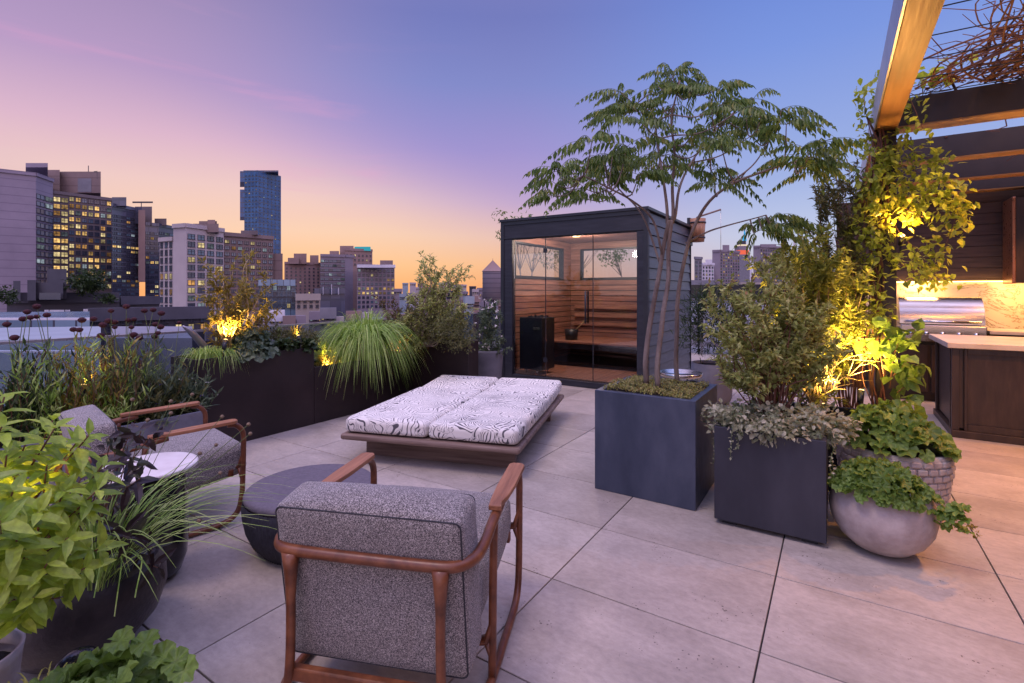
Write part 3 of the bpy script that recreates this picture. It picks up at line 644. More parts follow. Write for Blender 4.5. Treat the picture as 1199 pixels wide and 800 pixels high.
# dark bowl
bc=W(-1.70,1.98)
pot('bowl_pot','dark glazed bowl pot holding purple leaves and arching grass',(bc.x,bc.y),[(.001,0),(.12,.0),(.19,.03),(.25,.10),(.278,.19),(.272,.27),(.245,.33),(.215,.355),(.20,.35),(.20,.30)],M['dark_glaze'],.31,.2)
# small cone pot at the very left
pc=W(-1.56,1.42)
pot('cone_pot','pale grey cone pot under the lime green leaves',(pc.x,pc.y),[(.001,0),(.08,0),(.095,.05),(.125,.33),(.13,.36),(.12,.36),(.115,.32)],M['concrete'],.32,.11)
lp=W(-1.12,1.33)
pot('low_pot','low dark pot under the scalloped leaves nearest the camera',(lp.x,lp.y),[(.001,0),(.14,0),(.18,.05),(.2,.22),(.19,.24),(.178,.24),(.175,.2)],M['dark_glaze'],.2,.17)
# small glass lantern ball between
gp=W(-1.30,1.50)
t=thing('glass_float','small dark glass ball resting behind the scalloped leaves','ornament',(gp.x,gp.y,0))
mb=MB(); mb.lathe([(.001,.0),(.05,.003),(.06,.02),(.06,.18),(.045,.2)],n=24); mb.build('stand',M['black_metal'],t)
mb=MB(); mb.lathe([(.002,.2)]+[(.062*math.sin(R(a)),.262-.062*math.cos(R(a))) for a in range(20,171,15)]+[(.001,.324)],n=32); mb.build('ball',M['gloss_black'],t)
# tall grey pot by the sauna
pp=PD(571,441,7.0)
pot('tapered_pot','tall blue grey pot against the left edge of the sauna',(pp.x,pp.y),[(.001,0),(.17,0),(.185,.1),(.22,.55),(.225,.585),(.21,.585),(.20,.5)],M['grey_planter'],.53,.2)
# drum pot with dark shrub right of the sauna
dp=PD(833,441,6.3)
pot('woven_drum_pot','dimpled grey drum pot under the dark shrub beside the sauna',(dp.x,dp.y),[(.001,0),(.20,0),(.235,.08),(.25,.3),(.24,.50),(.225,.50),(.22,.46)],M['grey_planter'],.46,.22,bump=lambda a,z:1+.012*math.cos(a*28)*math.cos(z*120))
# round tray table near the sauna door
tp=PD(797,440,5.35)
t=thing('tray_table','low round metal tray table behind the tree planter','side table',(tp.x,tp.y,0))
zt=.52
mb=MB(); mb.lathe([(.001,zt-.02),(.19,zt-.02),(.215,zt+.015),(.22,zt+.015),(.213,zt-.026),(.19,zt-.03),(.001,zt-.03)],n=48); mb.build('tray',M['steel'],t)
for k in range(3):
    a=k*2.1+.4; mb=MB(); mb.tube([(.06*math.cos(a),.06*math.sin(a),zt-.03),(.17*math.cos(a),.17*math.sin(a),0)],.009,8); mb.build('leg',M['black_metal'],t)

# ================================================================== SAUNA
x0,x1,y0,y1,H_=-4.51,-2.14,6.65,9.06,2.53
t=wthing('sauna_cabin','black glass fronted outdoor sauna cabin lined with cedar boards','sauna',((x0+x1)/2,(y0+y1)/2,0)); sauna=t
K=M['black_cladding']
mb=MB(); mb.box(x0+.01,x1-.01,y0+.01,y1,0,.075); mb.build('base',M['black_metal'],t)
# front frame as one ring of wide boards
mb=MB(); mb.box(x0,x0+.20,y0,y0+.10,.0,H_-.31); mb.box(x1-.145,x1,y0,y0+.10,.0,H_-.31); mb.box(x0,x1,y0,y0+.10,H_-.309,H_-.03); mb.box(x0+.2005,x1-.1455,y0+.002,y0+.098,0,.085); mb.build('front_frame',K,t,bevel=.004)
mb=MB(); mb.box(x0-.025,x1+.025,y0-.03,y1+.02,H_-.029,H_+.012); mb.build('roof_cap',M['black_metal'],t,bevel=.003)
mb=MB(); mb.box(x0-.012,x0+.05,y0-.012,y0-.001,0,H_-.03); mb.box(x1-.05,x1+.012,y0-.012,y0-.001,0,H_-.03); mb.box(x0+.051,x1-.051,y0-.012,y0-.001,H_-.085,H_-.03);mb.box(x0+.051,x1-.051,y0-.009,y0-.001,H_-.30,H_-.285); mb.build('corner_trim',M['black_metal'],t,bevel=.002)
# right side: horizontal lap boards
mb=MB(); nb=16; bh=(H_-.06)/nb
for k in range(nb):
    z=.02+bh*k; mb.add([(x1-.006,y0+.101,z+.004),(x1-.006,y1,z+.004),(x1-.022,y1,z+bh-.006),(x1-.022,y0+.101,z+bh-.006),(x1-.05,y0+.101,z+.004),(x1-.05,y1,z+.004),(x1-.05,y1,z+bh-.006),(x1-.05,y0+.101,z+bh-.006)],[(0,1,2,3),(0,4,5,1),(3,2,6,7),(0,3,7,4),(1,5,6,2)])
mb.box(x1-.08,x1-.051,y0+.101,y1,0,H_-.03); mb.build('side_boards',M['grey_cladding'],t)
mb=MB(); mb.box(x1-.055,x1+.004,y1+.001,y1+.012,0,H_-.03);mb.build('rear_trim',M['black_metal'],t)
# left wall and back wall with long windows
wz0,wz1=1.66,2.19
mb=MB(); 
mb.box(x0,x0+.06,y0+.101,y1,0,wz0); mb.box(x0,x0+.06,y0+.101,y1,wz1,H_-.03); mb.box(x0,x0+.06,y0+.101,y0+.25,wz0,wz1); mb.box(x0,x0+.06,y1-.42,y1,wz0,wz1); mb.build('left_wall',K,t)
mb=MB()
mb.box(x0+.061,x1-.081,y1-.06,y1-.001,0,wz0); mb.box(x0+.061,x1-.081,y1-.06,y1-.001,wz1,H_-.03); mb.box(x0+.061,x0+.30,y1-.06,y1-.001,wz0,wz1); mb.box(x1-.30,x1-.081,y1-.06,y1-.001,wz0,wz1); mb.build('back_wall',K,t)
def boards(mb,fn,n,z0,z1,gap=.013):
    h=(z1-z0)/n
    for k in range(n): fn(z0+h*k+gap/2,z0+h*(k+1)-gap/2)
# cedar lining
mb=MB(); boards(mb,lambda a,b:mb.box(x0+.062,x0+.08,y0+.11,y1-.062,a,b),15,.10,wz0-.045); mb.box(x0+.062,x0+.082,y0+.11,y1-.062,wz1+.03,2.34); mb.box(x0+.062,x0+.082,y1-.40,y1-.062,wz0-.04,wz1+.028); mb.build('left_lining',wood('cedar_y',[(.17,.075,.052),(.31,.15,.108),(.44,.235,.17)],'Y',scale=4,rough=.5),t,bevel=.002,seg=1)
mb=MB(); boards(mb,lambda a,b:mb.box(x0+.083,x1-.081,y1-.082,y1-.063,a,b),15,.10,wz0-.045); mb.box(x0+.083,x1-.081,y1-.082,y1-.063,wz1+.03,2.34); mb.box(x0+.083,x0+.28,y1-.082,y1-.063,wz0-.04,wz1+.028);mb.build('back_lining',M['cedar'],t,bevel=.002,seg=1)
mb=MB(); boards(mb,lambda a,b:mb.box(x1-.10,x1-.082,y0+.11,y1-.084,a,b),22,.10,2.34); mb.build('right_lining',M['cedar'],t,bevel=.002,seg=1)
mb=MB()
for k in range(17): mb.box(x0+.083,x1-.101,y0+.11+k*.134,y0+.11+k*.134+.129,2.342,2.36)
mb.build('ceiling_lining',M['cedar'],t)
mb=MB()
for k in range(15):
    a=x0+.083+k*.146; mb.box(a,a+.14,y0+.10,y1-.083,.086,.10)
mb.build('floor_boards',M['cedar_floor'],t,bevel=.002,seg=1)
for (nm,bx,px_) in (('left_window',(x0+.02,x0+.028,y0+.25,y1-.42),0),('rear_window',(x0+.30,x1-.30,y1-.03,y1-.022),1)):
    mb=MB()
    a,b,c,d=bx
    if px_==0:
        mb.box(a-.012,x0+.10,c,d,wz0-.045,wz0);mb.box(a-.012,x0+.10,c,d,wz1,wz1+.03);mb.box(a-.012,x0+.10,c,c+.03,wz0+.001,wz1-.001);mb.box(a-.012,x0+.10,d-.03,d,wz0+.001,wz1-.001)
    else:
        mb.box(a,b,y1-.10,d+.012,wz0-.045,wz0);mb.box(a,b,y1-.10,d+.012,wz1,wz1+.03);mb.box(a,a+.03,y1-.10,d+.012,wz0+.001,wz1-.001);mb.box(b-.03,b,y1-.10,d+.012,wz0+.001,wz1-.001)
    f=mb.build('window',M['black_metal'],t)
    mb=MB(); mb.box(a+.001 if px_==0 else a+.03,b if px_==0 else b-.03,c+.03 if px_==0 else c,d-.03 if px_==0 else d,wz0+.001,wz1-.001); mb.build('pane',M['window_glass'],f)
# bench
mb=MB()
for k in range(7): mb.box(x0+.09,x1-.11,7.78+k*.168,7.78+k*.168+.155,.50,.53)
mb.build('bench_seat',M['cedar_floor'],t,bevel=.003)
mb=MB(); mb.box(x0+.09,x1-.11,7.84,7.87,.40,.499); mb.box(x0+.09,x1-.11,7.872,8.93,.101,.16);mb.build('bench_front',M['black_metal'],t)
for z in(.74,.90,1.06):
    mb=MB(); mb.box(x0+.2,x1-.2,8.90,8.93,z,z+.07); mb.build('backrest_slat',M['cedar'],t,bevel=.004)
# glass front
gx=[x0+.205,-3.80+.02,-3.05,x1-.15]
def xat(px): 
    tt=(px-599.5)/FPX; return (y0+.05)*((tt*CC-SS)/(tt*SS+CC))
gx=[x0+.205,xat(639),xat(694.5),x1-.15]
gt=H_-.315
g=[]
for k,nm in enumerate(('glass_pane','glass_door','glass_pane')):
    mb=MB(); mb.box(gx[k]+.006,gx[k+1]-.006,y0+.045,y0+.055,.092,gt-.004); g.append(mb.build(nm,M['glass'],t))
for k in(1,2):
    mb=MB(); mb.box(gx[k]-.0055,gx[k]+.0055,y0+.043,y0+.057,.092,gt-.004); mb.build('glass_joint',M['black_metal'],t)
mb=MB(); mb.box(gx[0],gx[3],y0+.035,y0+.065,gt-.003,gt+.012); mb.build('glass_channel',M['black_metal'],t)
for (s,yy) in((1,y0+.005),(-1,y0+.095)):
    hx=gx[2]-.10; mb=MB(); mb.tube([(hx,yy,.93),(hx,yy,1.40)],.014,10); mb.tube([(hx,yy,1.0),(hx,y0+.05,1.0)],.008,8); mb.tube([(hx,yy,1.33),(hx,y0+.05,1.33)],.008,8); mb.build('handle',M['black_metal'],g[1])
for z in(.35,2.02):
    mb=MB(); mb.box(gx[1]-.035,gx[1]+.035,y0+.035,y0+.043,z-.035,z+.035); mb.build('hinge',M['black_metal'],g[1])
mb=MB(); mb.lathe([(.001,2.30),(.06,2.30),(.065,2.33),(.001,2.341)],c=((x0+x1)/2-.3,y0+.9,0),n=24); lo=mb.build('ceiling_lamp',M['warm_lens'],t)
lamp(t,'POINT',75,(-.3,-.30,2.2),(1,.76,.62),size=.08,name='ceiling_bulb')
# heater (a thing of its own)
hc=PD(629,434,8.0); t=wthing('sauna_heater','tall black sauna stove on chrome feet inside the glass cabin','heater',(hc.x,hc.y,.10))
mb=MB(); q=.205
for (ax,bx2,ay,by2) in((-q,q,-q,-q+.02),(-q,q,q-.02,q),(-q,-q+.02,-q+.021,q-.021),(q-.02,q,-q+.021,q-.021)): mb.box(hc.x+ax,hc.x+bx2,hc.y+ay,hc.y+by2,.17,.985)
mb.box(hc.x-q+.021,hc.x+q-.021,hc.y-q+.021,hc.y+q-.021,.18,.93); mb.build('casing',M['black_metal'],t,bevel=.008)
mb=MB()
for _ in range(60):
    a=rnd.uniform(0,2*PI); r=.15*math.sqrt(rnd.random()); s=rnd.uniform(.02,.035); mb.obox((hc.x+r*math.cos(a),hc.y+r*math.sin(a),.95+rnd.uniform(0,.035)),rdir()*s,rdir()*s*.8,rdir()*s*.7)
mb.build('stones',M['street'],t,bevel=.006)
for k in range(4):
    a=k*PI/2+.5; mb=MB(); mb.tube([(hc.x+.17*math.cos(a),hc.y+.17*math.sin(a),.101),(hc.x+.17*math.cos(a),hc.y+.17*math.sin(a),.172)],.014,10); mb.build('foot',M['chrome'],t)
mb=MB(); mb.box(hc.x+.05,hc.x+.17,hc.y-.222,hc.y-.206,.80,.84); mb.build('control_panel',M['steel'],t)
# bucket + ladle
bk=PD(656,397,8.6); t=wthing('sauna_bucket','small black bucket with a pale wooden ladle on the sauna bench','bucket',(bk.x,8.1,.53)); bx_,by_=bk.x,8.1
mb=MB(); mb.lathe([(.001,.532),(.105,.532),(.125,.72),(.118,.72),(.10,.56),(.001,.56)],c=(bx_,by_,0),n=28); mb.build('pail',M['black_metal'],t)
mb=MB(); mb.tube([(bx_-.02,by_,.60),(bx_+.32,by_-.02,.93)],.011,8); mb.lathe([(.001,.57),(.04,.58),(.05,.62)],c=(bx_-.03,by_,0),n=14); mb.build('ladle',M['stem_tan'],t)
# drip bucket on the outside corner
t=wthing('shower_bucket','wooden tipping bucket shower on a black bracket at the sauna corner','bucket',(x1+.12,y1-.1,1.9))
c=PD(815,270,8.75); cx,cy,cz=c
mb=MB(); mb.box(x1+.002,cx-.13,cy-.10,cy+.10,cz-.26,cz+.22); mb.build('bracket',M['black_metal'],t,bevel=.004)
mb=MB(); mb.lathe([(.001,-.20),(.115,-.20),(.14,.20),(.125,.20),(.11,-.16),(.001,-.16)],c=(cx+.02,cy,cz),n=26,bump=lambda a,z:1+.02*abs(math.cos(a*6.5))); mb.build('staves',wood('bucket_wood',[(.20,.09,.045),(.36,.18,.09),(.46,.26,.14)],'Z',scale=8),t)
for z in(-.13,.13):
    mb=MB(); mb.lathe([(.1215 if z<0 else .137,cz+z-.012),(.133 if z<0 else .146,cz+z-.012),(.134 if z<0 else .147,cz+z+.012),(.122,cz+z+.012)],c=(cx+.02,cy,0),n=30); mb.build('hoop',M['black_metal'],t)
e=PD(844,245.5,8.7)
mb=MB(); mb.tube([(cx,cy,cz+.205),(cx+.02,cy,cz+.23),tuple(e)],.016,8); mb.build('arm',M['bedwood'],t)
mb=MB(); mb.tube([tuple(e),(e.x,e.y,e.z-.85)],.004,5); mb.build('pull_chain',M['steel'],t)
# lower outdoor canopy behind the sauna
cpos=PD(840,340,10.8); t=wthing('garden_canopy','low black flat roofed shelter with frosted glass behind the sauna corner','shelter',(cpos.x,cpos.y,0))
mb=MB(); cx,cy=cpos.x,cpos.y
mb.box(cx-1.2,cx+1.6,cy,cy+1.6,1.24,1.54); mb.build('roof',M['black_metal'],t)
for k,xx in enumerate((-.95,-.42,-.36,.35,1.1)):
    mb=MB(); w_=.035 if k!=2 else .05; mb.box(cx+xx,cx+xx+w_,cy+.05,cy+.09,0,1.239); mb.build('post',M['silver'] if k==2 else M['black_metal'],t)
M['frost']=surf('frosted_pane',[(.40,.45,.58),(.52,.57,.70)],rough=.35,scale=1)
for (a,b) in((-.91,-.43),(-.30,.34),(.39,1.09)):
    mb=MB(); mb.box(cx+a,cx+b,cy+.065,cy+.075,.72 if a<-.9 else .3,1.2); mb.build('frosted_panel',M['frost'],t)
mb=MB(); mb.box(cx-.95,cx-.42,cy+.04,cy+.10,.66,.71); mb.build('cross_rail',M['black_metal'],t)

# ================================================================== BALUSTRADE
t=wthing('glass_balustrade','frameless glass balustrade with thin metal handrail behind the perennial trough','railing',(-5.45,2,0))
mb=MB(); mb.box(-5.47,-5.43,-3,12.9,.985,1.005); mb.build('handrail',M['silver'],t)
for k in range(11):
    b=-3+k*1.6; mb=MB(); mb.box(-5.455,-5.445,b+.03,b+1.57,.05,.984); mb.build('glass_panel',M['rail_glass'],t)
    mb=MB(); mb.box(-5.475,-5.425,b-.02,b+.02,0,.984); mb.build('post',M['steel'],t)
mb=MB(); mb.box(-6.2,-5.2,-3,12.9,0.002,.045); tag(mb.build('roof_edge_coping',M['grey_planter']),kind='structure')

# ================================================================== PERGOLA + KITCHEN
zb,zt_=2.67,2.89
t=wthing('pergola','dark bronze pergola with timber soffits, steel wires and a single corner post','pergola',(.33,5,0)); perg=t
mb=MB(); mb.box(.258,.40,-1.6,10.2,zb+.012,zt_); mb.build('edge_beam',M['pergola'],t)
mb=MB(); mb.box(.262,.398,-1.6,10.2,zb,zb+.0115); mb.build('soffit',M['pergola_soffit'],t)
mb=MB(); mb.box(.247,.257,-1.6,10.2,zb-.004,zt_+.012); mb.build('fascia',M['silver'],t)
mb=MB(); mb.box(.26,.395,4.92,5.08,0,zb-.001); mb.build('post',M['pergola'],t,bevel=.004)
mb=MB(); mb.box(.235,.252,4.98,5.0,0,zb-.001); mb.build('downpipe',M['silver'],t)
mb=MB(); mb.box(2.35,5.4,-1.6,8.8,zt_+.003,zt_+.06); mb.build('sky_block_sheet',M['pergola'],t)  # unseen sheet overhead, added to shade the paving from blue sky
M['soffit_x']=wood('stained_timber_soffit_cross',[(.26,.12,.035),(.40,.20,.06),(.50,.27,.09)],'X',scale=2.5,rough=.45)
for b in(4.9,6.28,7.5,8.5):
    mb=MB(); mb.box(.401,5.4,b,b+.20,zb+.012,zt_); o=mb.build('cross_beam',M['pergola'],t)
    mb=MB(); mb.box(.401,5.4,b+.004,b+.196,zb,zb+.0115); mb.build('soffit',M['soffit_x'],o)
for b in(1.9,2.45,3.0,3.35,3.7,4.05,4.4,4.75,5.4,5.8,6.7,7.1,7.9):
    mb=MB(); mb.tube([(.4,b,2.86),(3,b,2.83),(5.4,b,2.86)],.0035,6); mb.build('wire',M['black_metal'],t)
# vine stems on the wires
def wander(p,q,n,amp,zamp=.08):
    p,q=Vector(p),Vector(q); s=rnd.uniform(0,50); P=[]
    for i in range(n+1):
        tt=i/n; e=math.sin(PI*min(1,tt*1.0)) ; nn=Vector((noise.noise((s,tt*4,0)),noise.noise((s+9,tt*4,3)),noise.noise((s+17,tt*5,6))*zamp/amp))
        P.append(p.lerp(q,tt)+nn*amp*2+rv(.012))
    return P
vb=(.46,5.04,2.95); mbv=MB(); mbf=MB()
for k in range(40):
    tgt=(rnd.uniform(.55,3.2),rnd.uniform(1.3,3.9),2.93+rnd.uniform(0,.12)); 
    st=(rnd.uniform(.5,1.25),rnd.uniform(4.55,5.05),2.93)
    P=spline(wander(st,tgt,9,rnd.uniform(.10,.20)),3); mbv.tube(P,rads(len(P),rnd.uniform(.005,.010),.003),5)
    for _ in range(3):
        i=rnd.randint(3,12); a=P[i]; b=a+Vector((rnd.uniform(-.3,.3),rnd.uniform(-.4,.3),rnd.uniform(-.06,.16))); mbv.tube([a,(a+b)/2+rv(.05),b],rads(3,.004,.002),4)
for k in range(8):
    P=wander((rnd.uniform(1.4,2.4),4.9,2.95),(rnd.uniform(1.3,2.3),1.3,2.97),14,.12); mbv.tube(P,rads(len(P),.012,.008),6)
for k in range(14):
    st=(rnd.uniform(.6,3.5),rnd.choice((5.1,6.3,7.5)),2.9); P=wander(st,(st[0]+rnd.uniform(-.6,.9),st[1]+rnd.uniform(.5,1.3),2.86),9,.12); mbv.tube(P,rads(len(P),.007,.003),5)
for k in range(7):
    st=(1.9+rnd.uniform(-.35,.35),6.3+rnd.uniform(-.2,.2),2.9); P=wander(st,(st[0]+rnd.uniform(-.1,.1),st[1],2.35),7,.08); mbv.tube(P,rads(len(P),.006,.003),5)
for k in range(26):
    st=(rnd.uniform(.5,1.3),rnd.uniform(4.7,5.1),2.93); P=wander(st,(st[0]+rnd.uniform(-.4,.5),st[1]+rnd.uniform(-.3,.2),2.98),6,.1,.04); mbv.tube(P,rads(len(P),.005,.002),4)
leaf_blob(mbf,[((.8,4.75,3.0),.5,.25,.09),((1.9,2.0,2.95),.2,.3,.06),((2.35,1.9,2.98),.3,.35,.08)],150,.075,.05,seg=2,droop=.5)
plant('overhead_vine','tangle of bare brown vine stems trained over the pergola wires','climbing plant',[('stems',mbv,M['stem_red']),('foliage',mbf,M['lf_vine'])],(.46,5.04,2.9))
# kitchen back wall
t=wthing('kitchen_wall','dark brown board clad wall behind the grill','wall',(3,8.9,0))
mb=MB()
for k in range(19):
    z=k*.142; mb.box(.0,6,8.82,8.86,z+.003,z+.139)
mb.box(.0,6,8.861,8.98,0,zb-.002)
mb.build('boards',surf('brown_boards',[(.040,.022,.016),(.066,.038,.028),(.09,.052,.038)],scale=3,rough=.6,stretch=(1,8,8),bump=.1,bscale=40),t)
mb=MB(); mb.box(.35,5.4,8.79,8.819,.925,1.52); mb.build('backsplash',M['backsplash'],t)
tag_=wthing('sky_block_wall','dark board clad penthouse wall closing the right side of the kitchen','wall',(5.6,3,0)); mb=MB(); mb.box(5.5,5.8,-4.5,8.7,0,4.2); mb.build('boards',K,tag_)  # unseen wall, added to keep blue sky light off the kitchen floor
# counter and cabinets
t=wthing('outdoor_counter','dark kitchen counter with pale stone top running along the back wall','counter',(2.5,8.45,0))
M['cabinet']=surf('dark_stained_cabinet',[(.018,.010,.008),(.032,.019,.014),(.05,.03,.022)],scale=3,rough=.4,stretch=(6,6,1),bump=.12,bscale=50)
M['counter_stone']=surf('honed_counter_stone',[(.42,.35,.29),(.55,.48,.41),(.62,.55,.48)],scale=4,rough=.35,bump=.03)
mb=MB(); mb.box(.35,.665,8.10,8.789,.885,.924); mb.box(1.535,5.4,8.10,8.789,.885,.924); mb.box(.665,1.535,8.55,8.789,.885,.924); mb.build('countertop',M['counter_stone'],t,bevel=.003)
mb=MB(); mb.box(.37,5.4,8.16,8.785,.10,.884-.12); mb.box(.37,.66,8.16,8.785,.765,.884);mb.box(1.54,5.4,8.16,8.785,.765,.884); mb.box(.37,5.4,8.24,8.785,0,.099); mb.build('cabinet',M['cabinet'],t)
for k in range(8):
    a=.40+k*.6; mb=MB(); mb.box(a,a+.57,8.135,8.159,.13,.72); mb.build('cabinet_door',M['cabinet'],t,bevel=.004)
# grill
t=wthing('gas_grill','stainless built in grill with rounded hood and long bar handle','grill',(1.1,8.35,.8))
S_=M['steel']; ga,gb=.69,1.51
mb=MB(); prof=[]; 
for i in range(13):
    a=R(i*90/12); prof.append((8.18+.0+.30*(1-math.cos(a)),.985+.345*math.sin(a)))
prof+= [(8.60,1.33),(8.66,1.28),(8.66,.985)]
n=len(prof); V=[(ga,y,z) for y,z in prof]+[(gb,y,z) for y,z in prof]
mb.add(V,[(i,i+1,n+i+1,n+i) for i in range(n-1)],0,True); mb.add(V,[tuple(range(n))[::-1],tuple(range(n,2*n))]); mb.build('hood',S_,t)
mb=MB(); mb.tube([(ga+.05,8.10,1.02),(gb-.05,8.10,1.02)],.014,12); 
for a in(ga+.08,gb-.08): mb.tube([(a,8.10,1.02),(a,8.19,1.03)],.01,8)
mb.build('bar_handle',M['chrome'],t)
mb=MB(); mb.box(ga,gb,8.08,8.66,.77,.975); mb.build('control_panel',S_,t,bevel=.01)
for k in range(5):
    a=ga+.1+k*.155; mb=MB(); mb.tube([(a,8.079,.87),(a,8.045,.87)],.024,18); mb.build('knob',M['chrome'],t)
# wall cabinet / duct cover
t=wthing('wall_cabinet','copper edged dark cabinet hung on the board wall above the counter','cabinet',(2.1,8.6,1.5))
mb=MB(); mb.box(1.80,2.9,8.30,8.819,1.50,2.52); mb.build('body',M['cabinet'],t)
mb=MB(); mb.box(1.765,1.80,8.285,8.70,1.49,2.53); mb.build('copper_edge',surf('copper',[(.32,.13,.07),(.45,.20,.11)],rough=.3,metal=.8,bump=.02),t,bevel=.008)
# island
t=wthing('kitchen_island','dark panelled island with pale stone top at the right edge','island',(2,6.8,0))
mb=MB(); mb.box(.96,3.4,6.36,7.34,.09,.855); mb.box(1.0,3.4,6.42,7.3,0,.089); mb.build('body',M['cabinet'],t)
mb=MB(); mb.box(.925,3.4,6.32,7.4,.0,.07); mb.build('plinth',M['cabinet'],t,bevel=.006)
mb=MB(); 
for (a,b) in((.93,.985),(1.02,1.045),(2.2,2.26)): mb.box(a,b,6.335,6.359,.071,.855)
mb.box(1.046,3.4,6.335,6.359,.80,.855); mb.box(1.046,3.4,6.335,6.359,.071,.13); mb.build('panel_frame',M['cabinet'],t,bevel=.003)
for (a,b) in((6.36,6.42),(7.28,7.34),(6.47,6.50)):
    mb=MB(); mb.box(.935,.959,a,b,.071,.855); mb.build('side_stile',M['cabinet'],t,bevel=.003)
mb=MB(); mb.box(.89,3.4,6.28,7.44,.857,.91); mb.build('countertop',M['counter_stone'],t,bevel=.006)
# warm kitchen lamps; downlights inferred from the lit floor, kept out of view
def downlight(label,x,y,z,e,tgt=None,angle=110,col=(1,.38,.05)):
    t=wthing('downlight',label,'lamp',(x,y,z),'small warm downlights')
    mb=MB(); mb.tube([(x,y,z+.018),(x,y,z-.02)],.035,16); mb.build('housing',M['black_metal'],t)
    mb=MB(); mb.tube([(x,y,z-.021),(x,y,z-.026)],.026,16); mb.build('lens',M['warm_lens'],t)
    lamp(t,'SPOT',e,(0,0,-.035),col,(0 if tgt is None else tgt[0]-x,0 if tgt is None else tgt[1]-y,-3),size=.03,angle=angle,blend=.7)
# undercabinet strip
t=wthing('led_strip','warm light strip under the wall boards washing the stone backsplash','lamp',(2,8.5,1.5))
mb=MB(); mb.box(.6,5.3,8.76,8.788,1.521,1.531); mb.build('strip',M['warm_led'],t)
for a in(.95,1.9,2.9):
    l=lamp(t,'AREA',10,(a-2,.05,-.02),(1,.52,.17),(a-2,.30,-.62),size=.30)
downlight('small warm downlight under the second pergola beam over the island',1.9,6.38,2.665,190)
downlight('small warm downlight under the corner beam nearest the post',1.55,5.0,2.665,215,angle=150)
downlight('small warm downlight under the corner beam towards the frame edge',1.75,4.1,2.86,150)
downlight('small warm downlight under the third pergola beam above the grill',2.2,7.6,2.665,170)
# ================================================================== MULTI STEM TREE
mbT=MB(); mbL=MB(); mbS=MB(); samples=[]
def limb(P,r0,r1,k=5):
    S=spline([PD(*p) for p in P],k); 
    S=[s+Vector((noise.noise(s*3.1),noise.noise(s*3.1+Vector((7,0,0))),0))*.02 for s in S]
    mbT.tube(S,rads(len(S),r0*.78,r1*.78),8); samples.extend(S[len(S)//3:]); return S
limb([(757,449,3.72),(757,420,3.72),(762,375,3.72),(770,330,3.71),(777,290,3.70),(782,258,3.68)],.027,.018)
limb([(771,454,3.60),(771,415,3.61),(775,372,3.63),(782,330,3.66),(783,295,3.68),(785,258,3.68)],.027,.019)
limb([(794,450,3.78),(791,400,3.77),(794,350,3.74),(802,305,3.70),(813,265,3.66),(832,236,3.6),(862,214,3.52),(900,199,3.45),(948,184,3.38)],.023,.008)
limb([(780,262,3.7),(779,225,3.72),(773,190,3.78),(768,150,3.9),(757,112,4.0)],.016,.006)
limb([(786,262,3.68),(788,215,3.66),(789,175,3.6),(786,135,3.55),(796,95,3.5)],.017,.006)
limb([(788,258,3.68),(796,222,3.7),(808,190,3.78),(832,160,3.9),(862,128,4.05)],.014,.005)
limb([(776,300,3.7),(764,258,3.62),(738,235,3.5),(706,216,3.35),(684,206,3.3)],.012,.005)
limb([(775,315,3.72),(752,252,3.8),(726,222,3.9),(700,190,4.05)],.011,.005)
limb([(803,285,3.7),(828,272,3.68),(852,264,3.62),(896,252,3.6)],.010,.005)
limb([(855,216,3.53),(885,190,3.6),(905,160,3.7)],.009,.004)
limb([(812,190,3.8),(842,182,3.7),(880,160,3.6)],.008,.004)
tips=[]
for (cx,cy,rx,ry,n,d,dd) in ((800,125,76,44,12,3.72,.6),(745,140,48,48,7,3.8,.55),(700,195,54,38,8,3.55,.5),(664,215,30,28,4,3.3,.25),(850,140,54,44,7,3.8,.55),(905,150,48,34,6,3.55,.35),(948,176,30,22,6,3.4,.2),(892,250,26,14,4,3.6,.12),(760,195,55,24,5,3.85,.4),(838,205,35,18,3,3.7,.3),(800,88,45,14,5,3.7,.3),(720,120,30,22,3,3.85,.3)):
    for _ in range(n):
        a=rnd.uniform(0,2*PI); r=math.sqrt(rnd.random()); tips.append(PD(cx+rx*r*math.cos(a),cy+ry*r*math.sin(a)+8,d+rnd.uniform(-dd,dd)))
cen=PD(790,200,3.7)
for T in tips:
    s=min(samples,key=lambda q:(q-T).length+ .3*max(0,q.z-T.z)); m=s.lerp(T,.5)-Vector((0,0,.05)); S=spline([s,m,T],5); mbT.tube(S,rads(len(S),.006,.003),5)
    out=Vector((T.x-cen.x,T.y-cen.y,0)); out=out.normalized() if out.length>.05 else rdir()
    for f in range(rnd.randint(4,6)):
        a=rnd.uniform(0,2*PI); d=Vector((math.cos(a),math.sin(a),0))+out*.45; d.z=rnd.uniform(.0,1.0); d.normalize()
        L=rnd.uniform(.20,.36); P=[]; k=9
        for i in range(k+1):
            t=i/k; P.append(T+d*L*t+Vector((0,0,-.62*L*t*t)))
        mbS.tube(P,rads(k+1,.0022,.001),3,caps=False)
        for i in range(2,k+1):
            tt=(P[i]-P[i-1]).normalized(); side=tt.cross(Vector((0,0,1)))
            if side.length<.1: side=tt.orthogonal()
            side.normalize(); ll=.074*math.sin(PI*(.18+.72*i/k))*rnd.uniform(.85,1.15)
            for sg in(-1,1):
                dd=(side*sg*.6+tt*.35+Vector((0,0,-.75))+rv(.15)).normalized(); mbL.leaf(P[i],dd,side*sg+Vector((0,0,.6))+rv(.3),ll,.0225,curl=.3,fold=.2,seg=1)
        mbL.leaf(P[-1],(P[-1]-P[-2]),Vector((0,0,1)),.05,.018,seg=1)
plant('multi_stem_tree','slender multi stem tree with drooping feathered leaves in the slate cube planter','tree',[('trunk',mbT,M['bark']),('leaf_stalk',mbS,M['stem_green']),('crown',mbL,M['lf_tree'])],(-1.09,3.66,.68))
mb=MB(); 
